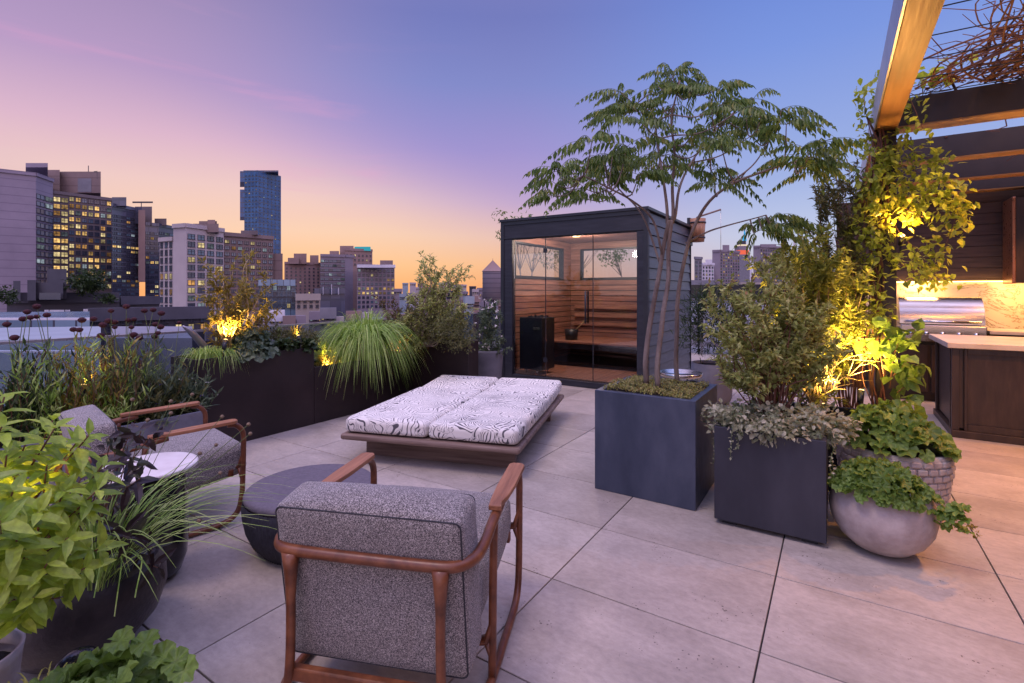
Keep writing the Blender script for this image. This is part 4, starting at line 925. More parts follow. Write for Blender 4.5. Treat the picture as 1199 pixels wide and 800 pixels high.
for _ in range(5200):
    x,y=rnd.uniform(-1.40,-.79),rnd.uniform(3.34,3.95); h=.665+.035*(1+noise.noise((x*9,y*9,0)))+.02*rnd.random()
    mb.leaf((x,y,h),rdir()+Vector((0,0,.5)),(0,0,1),rnd.uniform(.012,.022),.010,seg=1)
o=mb.build('sedum_cover',M['lf_sedum']); tag(o,'yellow green sedum carpet at the foot of the multi stem tree','ground cover',kind='stuff')
mb=MB(); mb.tube(spline([(-1.0,3.92,.705),(-.9,3.9,.725),(-.82,3.86,.71),(-.80,3.75,.715)],5),.007,8); o=mb.build('irrigation_hose',M['black_metal']); tag(o,'short black irrigation hose on the sedum of the tree planter','hose')

# ================================================================== CUBE 2: shrub + variegated ground cover
mbs,mbl=MB(),MB(); base=(-.33,3.49,.55)
tops=[]
for (px,py,d) in [(825,388,3.2),(832,350,3.3),(850,335,3.2),(842,420,3.1),(858,375,3.0),(870,345,3.1),(885,365,2.95),(880,325,3.3),(900,340,3.05),(905,385,2.95),(920,355,3.1),(925,320,3.3),(940,345,3.2),(950,375,3.1),(960,400,3.2),(935,400,3.05),(862,405,3.1),(895,415,2.95),(850,450,3.1),(880,440,3.0),(915,430,3.1),(945,440,3.2),(910,300,3.5),(895,310,3.4)]:
    tops.append(PD(px,py,d))
for _ in range(40): tops.append(PD(rnd.uniform(842,985),rnd.uniform(335,440),rnd.uniform(3.0,3.5)))
branchy(mbs,mbl,base,tops,.005,.046,.021,26,spread=.13,seg=1,twig=5)
plant('rounded_shrub','twiggy shrub with small pale tipped leaves growing out of the short footed cube planter','shrub',[('stems',mbs,M['stem_red']),('foliage',mbl,M['lf_shrub'])],base)
mbl=MB(); mbs=MB()
leaf_blob(mbl,[((-.33,3.42,.63),.31,.27,.09),((-.50,3.30,.62),.15,.15,.08),((-.62,3.45,.58),.1,.2,.10),((-.10,3.40,.62),.14,.2,.09),((-.05,3.6,.60),.14,.15,.10),((-.3,3.26,.60),.25,.10,.08)],3600,.036,.024,seg=2,gap=.5,up=.1,droop=.3)
for (x,y,n) in((-.52,3.19,8),(-.50,3.19,6),(-.64,3.3,12),(-.65,3.5,14),(-.66,3.62,9),(-.02,3.2,9),(-.01,3.35,11)):
    P=[Vector((x,y,.60))]
    for k in range(n): P.append(P[-1]+Vector((rnd.uniform(-.008,.008),rnd.uniform(-.012,.002),-.021)))
    mbs.tube(P,.0015,4)
    for p in P[1:]:
        for _ in range(2): mbl.leaf(p,rdir()+Vector((0,0,-.3)),rdir(),.02,.013,seg=1)
plant('variegated_creeper','cream and green variegated creeper spilling over the cube planter rim','trailing plant',[('foliage',mbl,M['lf_var']),('runner',mbs,M['stem_green'])],(-.33,3.4,.55))
# glowing tall shrub behind
mbs,mbl=MB(),MB(); base=(-.13,4.40,.45); tops=[PD(rnd.gauss(955,33),rnd.uniform(285,455),rnd.uniform(3.45,4.2)) for _ in range(70)]
tops+=[PD(px,py,4.0) for px,py in((905,300),(890,315),(925,290),(940,278),(960,270),(985,290),(1000,320),(1010,360))]
branchy(mbs,mbl,base,tops,.006,.066,.024,30,spread=.17,seg=1,twig=4)
plant('glowing_shrub','tall fine leaved shrub lit yellow from below behind the cube planters','shrub',[('stems',mbs,M['stem_tan']),('foliage',mbl,M['lf_bigshrub'])],base)
# dark feathery climber between shrub and post
mbs,mbl=MB(),MB(); base=(.10,4.95,.1); tops=[PD(rnd.uniform(958,1010),rnd.uniform(185,330),rnd.uniform(3.9,4.4)) for _ in range(30)]
branchy(mbs,mbl,base,tops,.005,.062,.017,30,spread=.2,seg=1,twig=4)
plant('feathery_climber','dusky fine leaved climber rising between the glowing shrub and the pergola post','climbing plant',[('stems',mbs,M['stem_red']),('foliage',mbl,M['lf_olive'])],base)
# yellow vine up the post
mbs,mbl=MB(),MB(); base=Vector((.24,4.86,.0))
for k in range(5):
    P=[Vector((.24+rnd.uniform(-.04,.1),4.88+rnd.uniform(-.05,.02),z*.35)) for z in range(9)]; mbs.tube(spline(P,3),.008,6)
def spray(px,py,d,n,L,w,sx,sy):
    for _ in range(n):
        q=PD(px+rnd.gauss(0,sx*.5),py+rnd.gauss(0,sy*.5),d+rnd.uniform(-.2,.2)); mbl.leaf(q,rdir()+Vector((0,0,-.5)),Vector((0,0,1))+rdir()*.5,L*rnd.uniform(.7,1.2),w*rnd.uniform(.8,1.2),seg=2,curl=.3)
def vine_stem(pts,n,L=.062,w=.036,spr=.075,r=.004):
    S=spline([PD(*p) for p in pts],6); mbs.tube(S,rads(len(S),r,r*.4),5)
    for _ in range(n):
        i=rnd.randrange(len(S)); q=S[i]+rv(spr); mbl.leaf(q,rdir()+Vector((0,0,-.45)),Vector((0,0,1))+rdir()*.5,L*rnd.uniform(.7,1.2),w*rnd.uniform(.8,1.2),seg=2,curl=.3)
for (pts,n) in (
 ([(1026,175,3.95),(1018,150,4.0),(1012,120,4.0),(1016,98,4.0)],75),
 ([(1046,160,3.9),(1070,178,3.8),(1095,188,3.75),(1108,196,3.7)],75),
 ([(1046,190,3.9),(1072,200,3.8),(1092,215,3.7),(1120,226,3.7)],85),
 ([(1046,212,3.9),(1080,222,3.75),(1112,236,3.7),(1126,258,3.7)],95),
 ([(1044,232,3.9),(1062,245,3.8),(1082,255,3.75)],70),
 ([(1046,262,3.9),(1060,280,3.8),(1075,292,3.75),(1098,300,3.7)],70),
 ([(1044,300,3.9),(1060,312,3.8),(1082,322,3.7),(1108,325,3.65)],75),
 ([(1036,180,3.85),(1032,230,3.85),(1030,290,3.85)],140),
 ([(1020,210,3.9),(1012,260,3.9),(1016,320,3.9)],130),
 ([(1024,330,3.85),(1030,370,3.8),(1036,410,3.75)],80),
 ([(1110,232,3.7),(1118,255,3.7),(1108,285,3.7)],45),
 ([(1060,105,3.8),(1070,125,3.75),(1080,150,3.7)],22),
 ): vine_stem(pts,int(n*1.9),L=.056,w=.034,spr=.085)
plant('yellow_vine','yellow green vine climbing the pergola post and reaching over the grill','climbing plant',[('stems',mbs,M['stem_red']),('foliage',mbl,M['lf_vine'])],base)
mbs,mbl=MB(),MB()
for (pts,n) in (([(1042,455,3.6),(1046,420,3.55),(1056,395,3.5),(1074,384,3.5)],34),([(1046,440,3.5),(1062,425,3.45),(1076,420,3.45)],26),([(1035,440,3.5),(1030,400,3.5),(1040,375,3.5)],26),([(1050,460,3.5),(1066,448,3.45),(1072,440,3.45)],20),([(1020,470,3.5),(1010,440,3.5),(1015,400,3.6)],24)):
    vine_stem(pts,n,L=.10,w=.075,spr=.06)
plant('broad_leaf_climber','broad leaved green climber at the foot of the pergola post beside the grill','climbing plant',[('stems',mbs,M['stem_red']),('foliage',mbl,M['lf_mantle'])],(.3,4.6,.1))

# pots on the right
mbl,mbs=MB(),MB(); mound(mbl,mbs,(.29,4.0,.40),.29,.27,150,.060,lobes=6,depth=.2)
plant('broad_leaf_plant','mound of large bright green lobed leaves in the woven block pot','plant',[('foliage',mbl,M['lf_mantle']),('stalks',mbs,M['stem_green'])],(.29,4.0,.38))
mbl,mbs=MB(),MB(); mound(mbl,mbs,(.19,3.34,.32),.22,.16,230,.040,lobes=7,depth=.26)
for k in range(16):
    palmate(mbl,Vector((.42+rnd.uniform(-.05,.1),3.28+rnd.uniform(-.08,.05),.30+rnd.uniform(-.06,.05))),(rnd.uniform(-.3,.5),rnd.uniform(-.6,0),1),.04,7,depth=.2)
plant('lady_mantle','mound of small scalloped leaves draped over the concrete globe pot','plant',[('foliage',mbl,M['lf_mantle']),('stalks',mbs,M['stem_green'])],(.19,3.34,.28))
mbl=MB(); leaf_blob(mbl,[((.56,3.32,.22),.08,.07,.04)],60,.018,.01,seg=1); plant('trailing_sprig','pale sprig trailing from the globe pot towards the floor','plant',[('foliage',mbl,M['lf_gold'])],(.52,3.3,.2))
# dark shrub in drum pot
mbl,mbs=MB(),MB(); c=Vector((dp.x,dp.y,.95)); leaf_blob(mbl,[(c,.42,.42,.40),(c+Vector((0,0,.2)),.3,.3,.3)],2600,.11,.012,seg=1,up=.6); plant('spiky_shrub','dark bushy shrub in the dimpled drum pot','shrub',[('foliage',mbl,M['lf_dark'])],(dp.x,dp.y,.46))

# ================================================================== LEFT PLANTERS
# planter one
mbs,mbl=MB(),MB(); base=(-4.84,2.55,.74)
tops=[on_a(px,py,-4.84+rnd.uniform(-.15,.15)) for px,py in((240,310),(250,330),(262,322),(275,306),(288,302),(300,335),(312,318),(296,296),(306,348),(318,350),(262,345),(272,360),(290,360),(245,350),(252,372),(304,368),(280,335),(330,360))]
branchy(mbs,mbl,base,tops,.008,.065,.024,16,spread=.16,seg=1,twig=3)
tops=[on_a(rnd.uniform(243,312),rnd.uniform(352,395),-4.84+rnd.uniform(-.15,.2)) for _ in range(30)]
branchy(mbs,mbl,base,tops,.005,.06,.020,14,spread=.12,seg=1,twig=3)
plant('golden_shrub','open twiggy shrub glowing gold from an uplight in the tall bronze planter','shrub',[('stems',mbs,M['stem_tan']),('foliage',mbl,M['lf_gold'])],base)
mbl,mbs=MB(),MB(); mound(mbl,mbs,on_a(297,422,-4.70),.22,.30,170,.048,lobes=5,depth=.12); plant('hosta','blue green broad leaved hosta hanging over the front of the tall bronze planter','plant',[('foliage',mbl,M['lf_blue']),('stalks',mbs,M['stem_green'])],(-4.7,2.6,.75))
mbg=MB()
for px,n in ((238,110),(252,120),(266,100)): grass(mbg,on_a(px,420,-4.75),n,.09,.15,.006,.20,.22)
plant('soft_grass','low soft grass spilling over the near corner of the tall bronze planter','grass plant',[('blades',mbg,M['lf_grass'])],on_a(250,420,-4.75))
mbl,mbs=MB(),MB(); q=on_a(343,400,-4.80); leaf_blob(mbl,[(q,.20,.30,.15),(q+Vector((0,-.22,.02)),.18,.2,.16),(q+Vector((0,.2,-.02)),.15,.15,.1)],2600,.035,.012,seg=1,up=.4); plant('heathery_shrub','low brownish heathery bush beside the hosta in the tall bronze planter','shrub',[('foliage',mbl,M['lf_olive'])],q)
mbg=MB(); q=on_a(346,398,-4.75); grass(mbg,q,26,.03,.17,.010,.10,.02); plant('gold_spikes','upright golden blades lit beside the heathery bush','grass plant',[('blades',mbg,M['lf_gold'])],q)
mbl=MB(); leaf_blob(mbl,[(on_a(360,405,-4.65),.12,.14,.06),(on_a(335,404,-4.62),.1,.2,.05)],420,.05,.04,seg=2,droop=.3); plant('ivy_edge','small dark ivy tuft at the rim end of the tall bronze planter','plant',[('foliage',mbl,M['lf_dark'])],on_a(350,405,-4.65))
# wooden scoop shaped lamp hood on the corner
q=on_a(221,402,-4.95); t=wthing('light_hood','pale pointed lamp hood at the near corner of the tall bronze planter','garden light',tuple(q))
mb=MB(); P=[q+Vector((0,-.05,.16)),q+Vector((0,.02,.10)),q+Vector((0,.10,.0)),q+Vector((0,.16,-.08))]; mb.tube(spline(P,5),[.012,.02,.028,.034,.04,.043,.045,.046,.047,.048,.048,.048,.047,.046,.045,.044],14,flat=.6); mb.build('hood',M['silver'],t)
# planter two
mbg=MB(); gc=on_a(428,420,-4.70); grass(mbg,gc,1100,.17,.58,.010,.60,.60,seg=9); grass(mbg,gc,320,.13,.66,.009,.26,.22,seg=8); grass(mbg,gc,160,.13,.5,.012,.62,.45,seg=8)
plant('fountain_grass','big green fountain grass arching over the lower bronze planter','grass plant',[('blades',mbg,M['lf_grass'])],gc)
mbg=MB(); gc2=on_a(396,425,-4.90); grass(mbg,gc2,620,.24,.36,.006,.26,.16)
plant('feather_grass','fine upright grass behind the yellow lit gap in the lower bronze planter','grass plant',[('blades',mbg,M['lf_grass'])],gc2)
mbl,mbs=MB(),MB(); q=on_a(388,424,-4.80); leaf_blob(mbl,[(q,.14,.25,.14),(q+Vector((0,.2,.05)),.12,.16,.16)],900,.05,.028,seg=1,up=.4); plant('low_glowing_plant','small leaved plant glowing yellow in the gap between the two bronze planters','plant',[('foliage',mbl,M['lf_gold'])],q)
mbs,mbl=MB(),MB(); base=on_a(470,420,-4.85); tops=[on_a(rnd.gauss(468,16),rnd.uniform(342,412),-4.8+rnd.uniform(-.25,.2)) for _ in range(40)]
branchy(mbs,mbl,base,tops,.006,.04,.018,18,spread=.15,seg=1,twig=3); plant('bronze_leaf_shrub','brownish twiggy shrub between the fountain grass and the evergreens','shrub',[('stems',mbs,M['stem_red']),('foliage',mbl,leafmat('bronze_shrub_leaf',[(.05,.06,.02),(.12,.12,.03),(.14,.06,.03),(.08,.10,.03)]))],base)
mbs,mbl=MB(),MB(); base=PD(500,405,6.25); tops=[PD(px,py,6.3+rnd.uniform(-.3,.3)) for px,py in((503,297),(508,302),(497,318),(530,315),(537,322),(545,318),(521,312),(490,322),(512,325),(505,340),(525,335),(482,345),(497,350),(515,350),(537,345))]+[PD(rnd.uniform(462,545),rnd.uniform(335,395),6.3+rnd.uniform(-.35,.35)) for _ in range(45)]
branchy(mbs,mbl,base,tops,.010,.062,.024,20,spread=.20,seg=1,twig=4); plant('upright_evergreen','upright dark green shrub with ragged top in the square bronze planter','shrub',[('stems',mbs,M['bark']),('foliage',mbl,M['lf_shrub'])],base)
mbl=MB(); leaf_blob(mbl,[(PD(528,387,5.9),.26,.26,.24),(PD(505,385,6.1),.24,.24,.2),(PD(545,398,5.8),.14,.2,.15),(PD(486,380,6.3),.25,.25,.3),(PD(478,400,6.2),.16,.2,.25)],6500,.034,.013,seg=1,up=.2); plant('rounded_evergreen','dense rounded fine leaved bush hanging over the square bronze planter','shrub',[('foliage',mbl,M['lf_olive'])],PD(528,400,5.9))
mbs,mbl=MB(),MB(); base=(pp.x,pp.y,.5); tops=[PD(rnd.uniform(556,589),rnd.uniform(355,425),7.0+rnd.uniform(-.25,.25)) for _ in range(26)]
branchy(mbs,mbl,base,tops,.006,.065,.026,18,spread=.16,seg=1,twig=3)
mf=MB()
for _ in range(26):
    q=PD(rnd.uniform(553,588),rnd.uniform(348,410),6.8); 
    for k in range(5): mf.leaf(q,rdir(),rdir(),.028,.02,seg=1)
plant('white_flowering_shrub','loose shrub dotted with small white flowers in the tapered grey pot','shrub',[('stems',mbs,M['stem_green']),('foliage',mbl,M['lf_blue']),('flowers',mf,M['fl_white'])],base)
# trees behind the sauna
for (lab,bx,by,crown,nm) in (('slim tree whose leaves show over the far left corner of the sauna roof',-4.85,8.0,[((-4.95,7.75,2.62),.42,.55,.25),((-4.9,8.4,2.35),.4,.5,.35)],'corner_tree'),('small golden tree seen through the sauna window',-5.0,9.6,[((-4.9,9.7,2.05),.45,.6,.28),((-4.6,10.2,2.2),.5,.5,.25)],'window_tree'),('leafy branch seen through the rear sauna window',-3.6,10.1,[((-4.0,10.3,2.12),.22,.2,.12)],'rear_tree')):
    mbt,mbl=MB(),MB(); 
    for (c,rx,ry,rz) in crown:
        S=spline([(bx,by,0.0),(bx+.05,by,.9),(bx+(c[0]-bx)*.5,by+(c[1]-by)*.5,1.6),c],5); mbt.tube(S,rads(len(S),.022,.008),7)
        for k in range(6):
            e=Vector(c)+Vector((rnd.uniform(-rx,rx),rnd.uniform(-ry,ry),rnd.uniform(-rz,rz))); mbt.tube([S[-5],(S[-5]+e)/2+rv(.03),e],rads(3,.007,.003),4)
            for f in range(34):
                q=e+rv(.17)*Vector((1,1,.7)); mbl.leaf(q,rdir()-Vector((0,0,.35)),rdir(),.085,.03,seg=1)
    plant('small_tree' ,lab,'tree',[('trunk',mbt,M['bark']),('crown',mbl,M['lf_tree'] if nm!='window_tree' else M['lf_gold'])],(bx,by,0))
# uplights
uplight('small uplight half buried in the tall bronze planter under the golden shrub',tuple(on_a(262,411,-4.62)),75,on_a(275,345,-4.85))
uplight('small uplight in the lower bronze planter gap beside the fountain grass',tuple(on_a(378,441,-4.66)),60,on_a(400,380,-4.95))
uplight('small uplight near the square bronze planter under the twiggy shrub',tuple(on_a(468,428,-4.64)),26,on_a(466,385,-4.85))
uplight('small uplight at the tip of the tall bronze planter by the golden blades',tuple(on_a(352,404,-4.63)),5,on_a(345,380,-4.78))
uplight('small uplight low behind the short footed cube planter under the glowing shrub',(-.07,3.84,.56),170,(-.05,4.5,1.5),angle=125)
uplight('second uplight at the foot of the yellow vine by the pergola post',(.14,4.28,.60),210,(.28,4.95,2.0),angle=95)
uplight('small lamp half hidden in the vine on the pergola post washing the soffit',(.42,4.93,1.75),60,(.50,3.9,2.67),color=(1,.46,.11),angle=140)

# ================================================================== PERENNIAL TROUGH
heads=[(215,395),(160,427),(215,455),(135,468),(178,460),(275,445),(430,530),(465,532),(480,475),(548,468),(650,420),(602,503),(635,480),(672,487),(672,517),(750,475),(785,470),(770,517),(897,415),(945,435),(845,420),(910,500),(940,515),(590,565),(783,560),(925,550),(905,570),(1050,490),(85,578),(765,578),(815,580),(740,395),(40,500)]
heads=[(x*.2,280+y*.2) for x,y in heads]
bins={}
for h in heads: bins.setdefault(int(h[0]//40),[]).append(h)
names=['tallest burgundy drumstick flowers over the dark townhouse','burgundy drumstick flowers in front of the teal roof','burgundy drumstick flowers bending together in mid trough','burgundy drumstick cluster before the glass towers','burgundy drumstick flowers beside the handrail','last burgundy drumstick flower towards the bronze planter']
for k,(b_,hs) in enumerate(sorted(bins.items())):
    cx=sum(h[0] for h in hs)/len(hs); root=on_a(cx,470,-4.60); root.z=.40
    t=wthing('drumstick_flower',names[min(k,5)],'flower',tuple(root),'burgundy drumstick flowers in the trough')
    ms,ml=MB(),MB()
    for (px,py) in hs:
        q=on_a(px,py,-4.60+rnd.uniform(-.14,.14)); r0=root+Vector((rnd.uniform(-.07,.07),rnd.uniform(-.07,.07),0)); S=spline([r0,r0.lerp(q,.5)+Vector((rnd.uniform(-.04,.04),rnd.uniform(-.05,.05),0)),q],6); ms.tube(S,rads(len(S),.0035,.002),5)
        for _ in range(3):
            i=rnd.randint(2,len(S)-5); ml.leaf(S[i],rdir()+Vector((0,0,.8)),rdir(),.09,.012,seg=2)
        r=rnd.uniform(.018,.026); mh=MB(); mh.lathe([(.001,-r*.8),(r*.6,-r*.62),(r,-r*.1),(r*.92,r*.35),(r*.5,r*.72),(.001,r*.8)],c=tuple(q),n=14,bump=lambda a,z:1+.1*math.cos(a*7+z*400)); mh.build('flower_head',M['fl_burg'],t)
    ms.build('stems',M['stem_green'],t)
    if ml.f: ml.build('leaves',M['lf_grass'],t)
# leafy perennials
info=[('dark leafy perennial with brown seed sprays at the far left of the trough',20,1,'lf_dark'),('grassy perennial with upright blades beside the left armchair cushion',55,0,'lf_grass'),('yellowish leafy perennial catching warm light in the trough',95,1,'lf_gold'),('upright green perennial at the middle of the trough',125,0,'lf_grass'),('dark seed head perennial leaning over the armchair',150,1,'lf_olive'),('light green grassy perennial near the end of the trough',172,0,'lf_blue'),('fine purple flowered aster at the end of the trough',196,2,'lf_olive'),('low white dotted filler plant at the trough corner',225,2,'lf_blue')]
for (lab,px,kind,lm) in info:
    root=on_a(px,478,-4.60); root.z=.40; root.y=min(root.y,2.0); ms,ml,mf=MB(),MB(),MB()
    leaf_blob(ml,[(root+Vector((0,0,.12)),.20,.20,.16),(root+Vector((.05,0,.05)),.24,.2,.12)],750,.07,.014,seg=1,up=.8)
    for _ in range(46):
        a=root+Vector((rnd.uniform(-.18,.18),rnd.uniform(-.18,.18),0)); h=rnd.uniform(.2,.62) if kind<2 else rnd.uniform(.1,.30); e=a+Vector((rnd.uniform(-.12,.12),rnd.uniform(-.16,.16),h)); S=spline([a,a.lerp(e,.5)+rv(.015),e],4); ms.tube(S,rads(len(S),.0028,.0013),4)
        for i in range(1,len(S)):
            for q in range(2 if kind!=1 else 1): ml.leaf(S[i],rdir()*.7+Vector((0,0,1)),rdir(),rnd.uniform(.05,.11),.012 if kind==0 else .02,seg=1)
        if kind==1:
            for q in range(6): mf.leaf(e+rv(.028),rdir(),rdir(),.012,.010,seg=1)
        if kind==2 and rnd.random()<.7:
            for q in range(9):
                d=rdir(); d.z=abs(d.z)*.4; mf.leaf(e,d,(0,0,1),.016,.006,seg=1)
    plant('perennial',lab,'plant',[('stems',ms,M['stem_green'] if kind!=1 else M['stem_red']),('foliage',ml,M[lm]),('flowers',mf,M['fl_purple'] if px==196 else (M['fl_white'] if kind==2 else M['fl_burg']))],root,'perennials in the concrete trough')
uplight('small uplight among the perennials throwing yellow light on the trough leaves',tuple(on_a(95,468,-4.55)),8,on_a(105,425,-4.65),group='warm uplights among the planting')

# ================================================================== NEAR LEFT PLANTS
# lime green shrub
mbl,mbs=MB(),MB(); base=(pc.x,pc.y,.36)
tp_=[(62,492,1.5),(88,520,1.45),(30,520,1.4),(120,545,1.45),(8,530,1.3),(55,545,1.35),(15,575,1.25),(75,575,1.35),(45,600,1.25),(105,590,1.4),(20,630,1.2),(80,630,1.3),(55,660,1.25),(10,680,1.2),(125,640,1.4),(100,665,1.35),(40,700,1.25),(0,610,1.15),(70,700,1.35),(5,465,1.35),(2,500,1.3),(-20,560,1.2),(-30,640,1.15),(-25,510,1.3),(95,560,1.6),(30,560,1.55),(60,620,1.5),(30,650,1.45),(60,585,1.45),(15,600,1.4),(35,535,1.5),(5,645,1.3),(25,725,1.3),(-10,720,1.2)]
bigleaf_shrub(mbl,mbs,base,[PD(*p) for p in tp_]+[PD(rnd.uniform(-30,120),rnd.uniform(500,700),rnd.uniform(1.35,1.65)) for _ in range(14)],.078,.032,pairs=6,gap=.022)
plant('lime_shrub','bright lime green big leaved shrub filling the near left corner','shrub',[('stems',mbs,M['stem_red']),('foliage',mbl,M['lf_lime'])],base)
# purple foliage in the dark bowl
mbl,mbs=MB(),MB(); base=Vector((bc.x,bc.y,.32))
tops=[PD(px,py,1.9+rnd.uniform(-.2,.25)) for px,py in((150,520),(118,545),(165,560),(100,580),(140,590),(175,600),(85,600),(120,620),(155,630),(95,640),(180,640),(130,660),(110,560),(75,570),(150,650),(185,665),(160,610),(100,615))]
bigleaf_shrub(mbl,mbs,base,tops,.092,.031,pairs=5,gap=.026,r0=.0035)
plant('purple_leaf_plant','dark purple leaved plant in the glazed bowl pot','plant',[('stems',mbs,M['stem_red']),('foliage',mbl,M['lf_purple'])],base)
mbg=MB(); g0=PD(120,665,1.85); g0.z=.32; grass(mbg,g0,130,.06,.36,.005,.34,.16,seg=9,lean=(.25,.8))
P0=g0
for k in range(3):
    S=spline([P0+rv(.02)*Vector((1,1,0)),PD(rnd.uniform(118,150),rnd.uniform(640,670),1.75),PD(rnd.uniform(100,165),rnd.uniform(715,745),1.62)],6) if False else [P0,PD(120+k*22,650,1.78),PD(110+k*24,700+k%2*22,1.66)]
    S=spline(S,6)
    for a,b in zip(S[:-1],S[1:]): 
        s=Vector((.0025,.001,0)); mbg.add([a-s,a+s,b+s,b-s],[(0,1,2,3)],0,True)
plant('arching_grass','thin arching green grass leaning out of the glazed bowl pot','grass plant',[('blades',mbg,M['lf_grass'])],g0)
# scabiosa seed heads on long thin stalks
t=wthing('seed_head_stalks','long thin stalks with round pink tan seed heads leaning over the side table','flower',tuple(g0)); ms=MB()
for (px,py,d) in ((260,488,2.1),(291,497,2.05),(293,508,2.0),(234,531,2.0),(258,554,1.95),(233,610,1.85),(155,468,2.0),(200,484,2.1),(200,470,2.15),(173,492,2.0),(253,521,2.2),(225,462,2.2)):
    q=PD(px,py,d); S=spline([g0+rv(.02),g0.lerp(q,.5)+Vector((.0,.0,.05)),q],8); ms.tube(S,rads(len(S),.0022,.0012),4)
    r=.008; mh=MB(); mh.lathe([(.001,-r),(r*.7,-r*.7),(r,0),(r*.7,r*.7),(.001,r)],c=tuple(q),n=12,bump=lambda a,z:1+.12*math.cos(a*6+z*600)); mh.build('seed_head',M['fl_tan'],t)
ms.build('stalks',M['stem_green'],t)
# burgundy leafy sprigs over the table
mbl,mbs=MB(),MB()
for (px,py,d) in ((150,512,1.8),(165,505,1.8),(172,516,1.8),(135,530,1.75),(155,545,1.75),(130,515,1.8)):
    q=PD(px,py,d); S=spline([base,base.lerp(q,.6)+rv(.03),q],6); mbs.tube(S,.0018,4)
    for _ in range(6): mbl.leaf(q+rv(.03),rdir(),rdir(),.055,.022,seg=2)
plant('burgundy_sprig','wiry burgundy sprigs standing up out of the glazed bowl pot','plant',[('stems',mbs,M['stem_red']),('foliage',mbl,M['lf_purple'])],base)
# near scalloped plant and golden grass
mbl,mbs=MB(),MB(); c=Vector((lp.x,lp.y,.22)); mound(mbl,mbs,c,.21,.17,75,.056,lobes=7,depth=.24)
for (px,py,d) in((205,775,1.38),(190,768,1.40),(215,785,1.36),(170,752,1.4),(140,750,1.4)): palmate(mbl,PD(px,py,d),(.2,-.5,1),.038,7,depth=.14)
plant('scalloped_plant','big scalloped green leaves at the bottom left edge in a low pot','plant',[('foliage',mbl,M['lf_mantle']),('stalks',mbs,M['stem_green'])],c)
mbg=MB(); q=PD(45,800,1.3); q.z=.26; grass(mbg,q,260,.12,.09,.004,.15,.1); 
plant('golden_grass','low golden grass tuft beside the pale cone pot','grass plant',[('blades',mbg,M['lf_yellowgrass'])],q)
uplight('small uplight inside the lime shrub warming its lower leaves',tuple(PD(5,690,1.30)),9,PD(0,560,1.33),r=.02,h=.06)
# ================================================================== CITY
def wallmat(name,cols,scale=.12,rough=.85,band=None,bandscale=.35):
    m,nt,out=newmat(name); b=N(nt,'ShaderNodeBsdfPrincipled',i_Roughness=rough); nt.links.new(b.outputs[0],out.inputs[0])
    co=coord(nt); n=N(nt,'ShaderNodeTexNoise',i_Scale=scale,i_Detail=8,i_Roughness=.65); nt.links.new(co,n.inputs['Vector'])
    cols=[tuple(min(.8,lerp(c_,sum(c)/3,.35)*1.22) for c_ in c) for c in cols]
    r=ramp(nt,n.outputs[0],[(.3+.4*i/max(1,len(cols)-1),c) for i,c in enumerate(cols)])
    if band:
        sp=N(nt,'ShaderNodeSeparateXYZ'); nt.links.new(co,sp.inputs[0]); f=math_(nt,'FRACT',math_(nt,'MULTIPLY',sp.outputs[2],bandscale)); l=math_(nt,'LESS_THAN',f,.10)
        mx=N(nt,'ShaderNodeMix',data_type='RGBA'); nt.links.new(math_(nt,'MULTIPLY',l,.55),mx.inputs[0]); nt.links.new(r.outputs[0],mx.inputs[6]); mx.inputs[7].default_value=(*band,1); nt.links.new(mx.outputs[2],b.inputs['Base Color'])
    else: nt.links.new(r.outputs[0],b.inputs['Base Color'])
    return m
WM=dict(mauve=wallmat('mauve_brick',[(.17,.14,.20),(.22,.18,.25)],band=(.12,.10,.15)),
 brown=wallmat('brown_brick',[(.14,.09,.085),(.20,.13,.12)],band=(.08,.055,.05),bandscale=.3),
 office=wallmat('dark_office_stone',[(.10,.075,.085),(.15,.115,.12)]),
 beige=wallmat('pale_beige_stone',[(.30,.25,.26),(.38,.32,.32)]),
 rust=wallmat('rust_brick',[(.20,.115,.10),(.26,.155,.135)]),
 tan=wallmat('tan_brick',[(.24,.20,.17),(.31,.26,.22)]),
 dark=wallmat('dark_slate_render',[(.032,.034,.055),(.05,.052,.078)],scale=.5),
 grey=wallmat('grey_render',[(.11,.115,.15),(.16,.165,.205)],scale=.4),
 white=wallmat('white_render',[(.38,.39,.47),(.5,.51,.58)],scale=.4),
 teal=wallmat('teal_metal_roof',[(.14,.22,.28),(.20,.30,.37)],scale=.5,rough=.4),
 purple=wallmat('purple_grey_brick',[(.15,.12,.16),(.20,.165,.21)]))
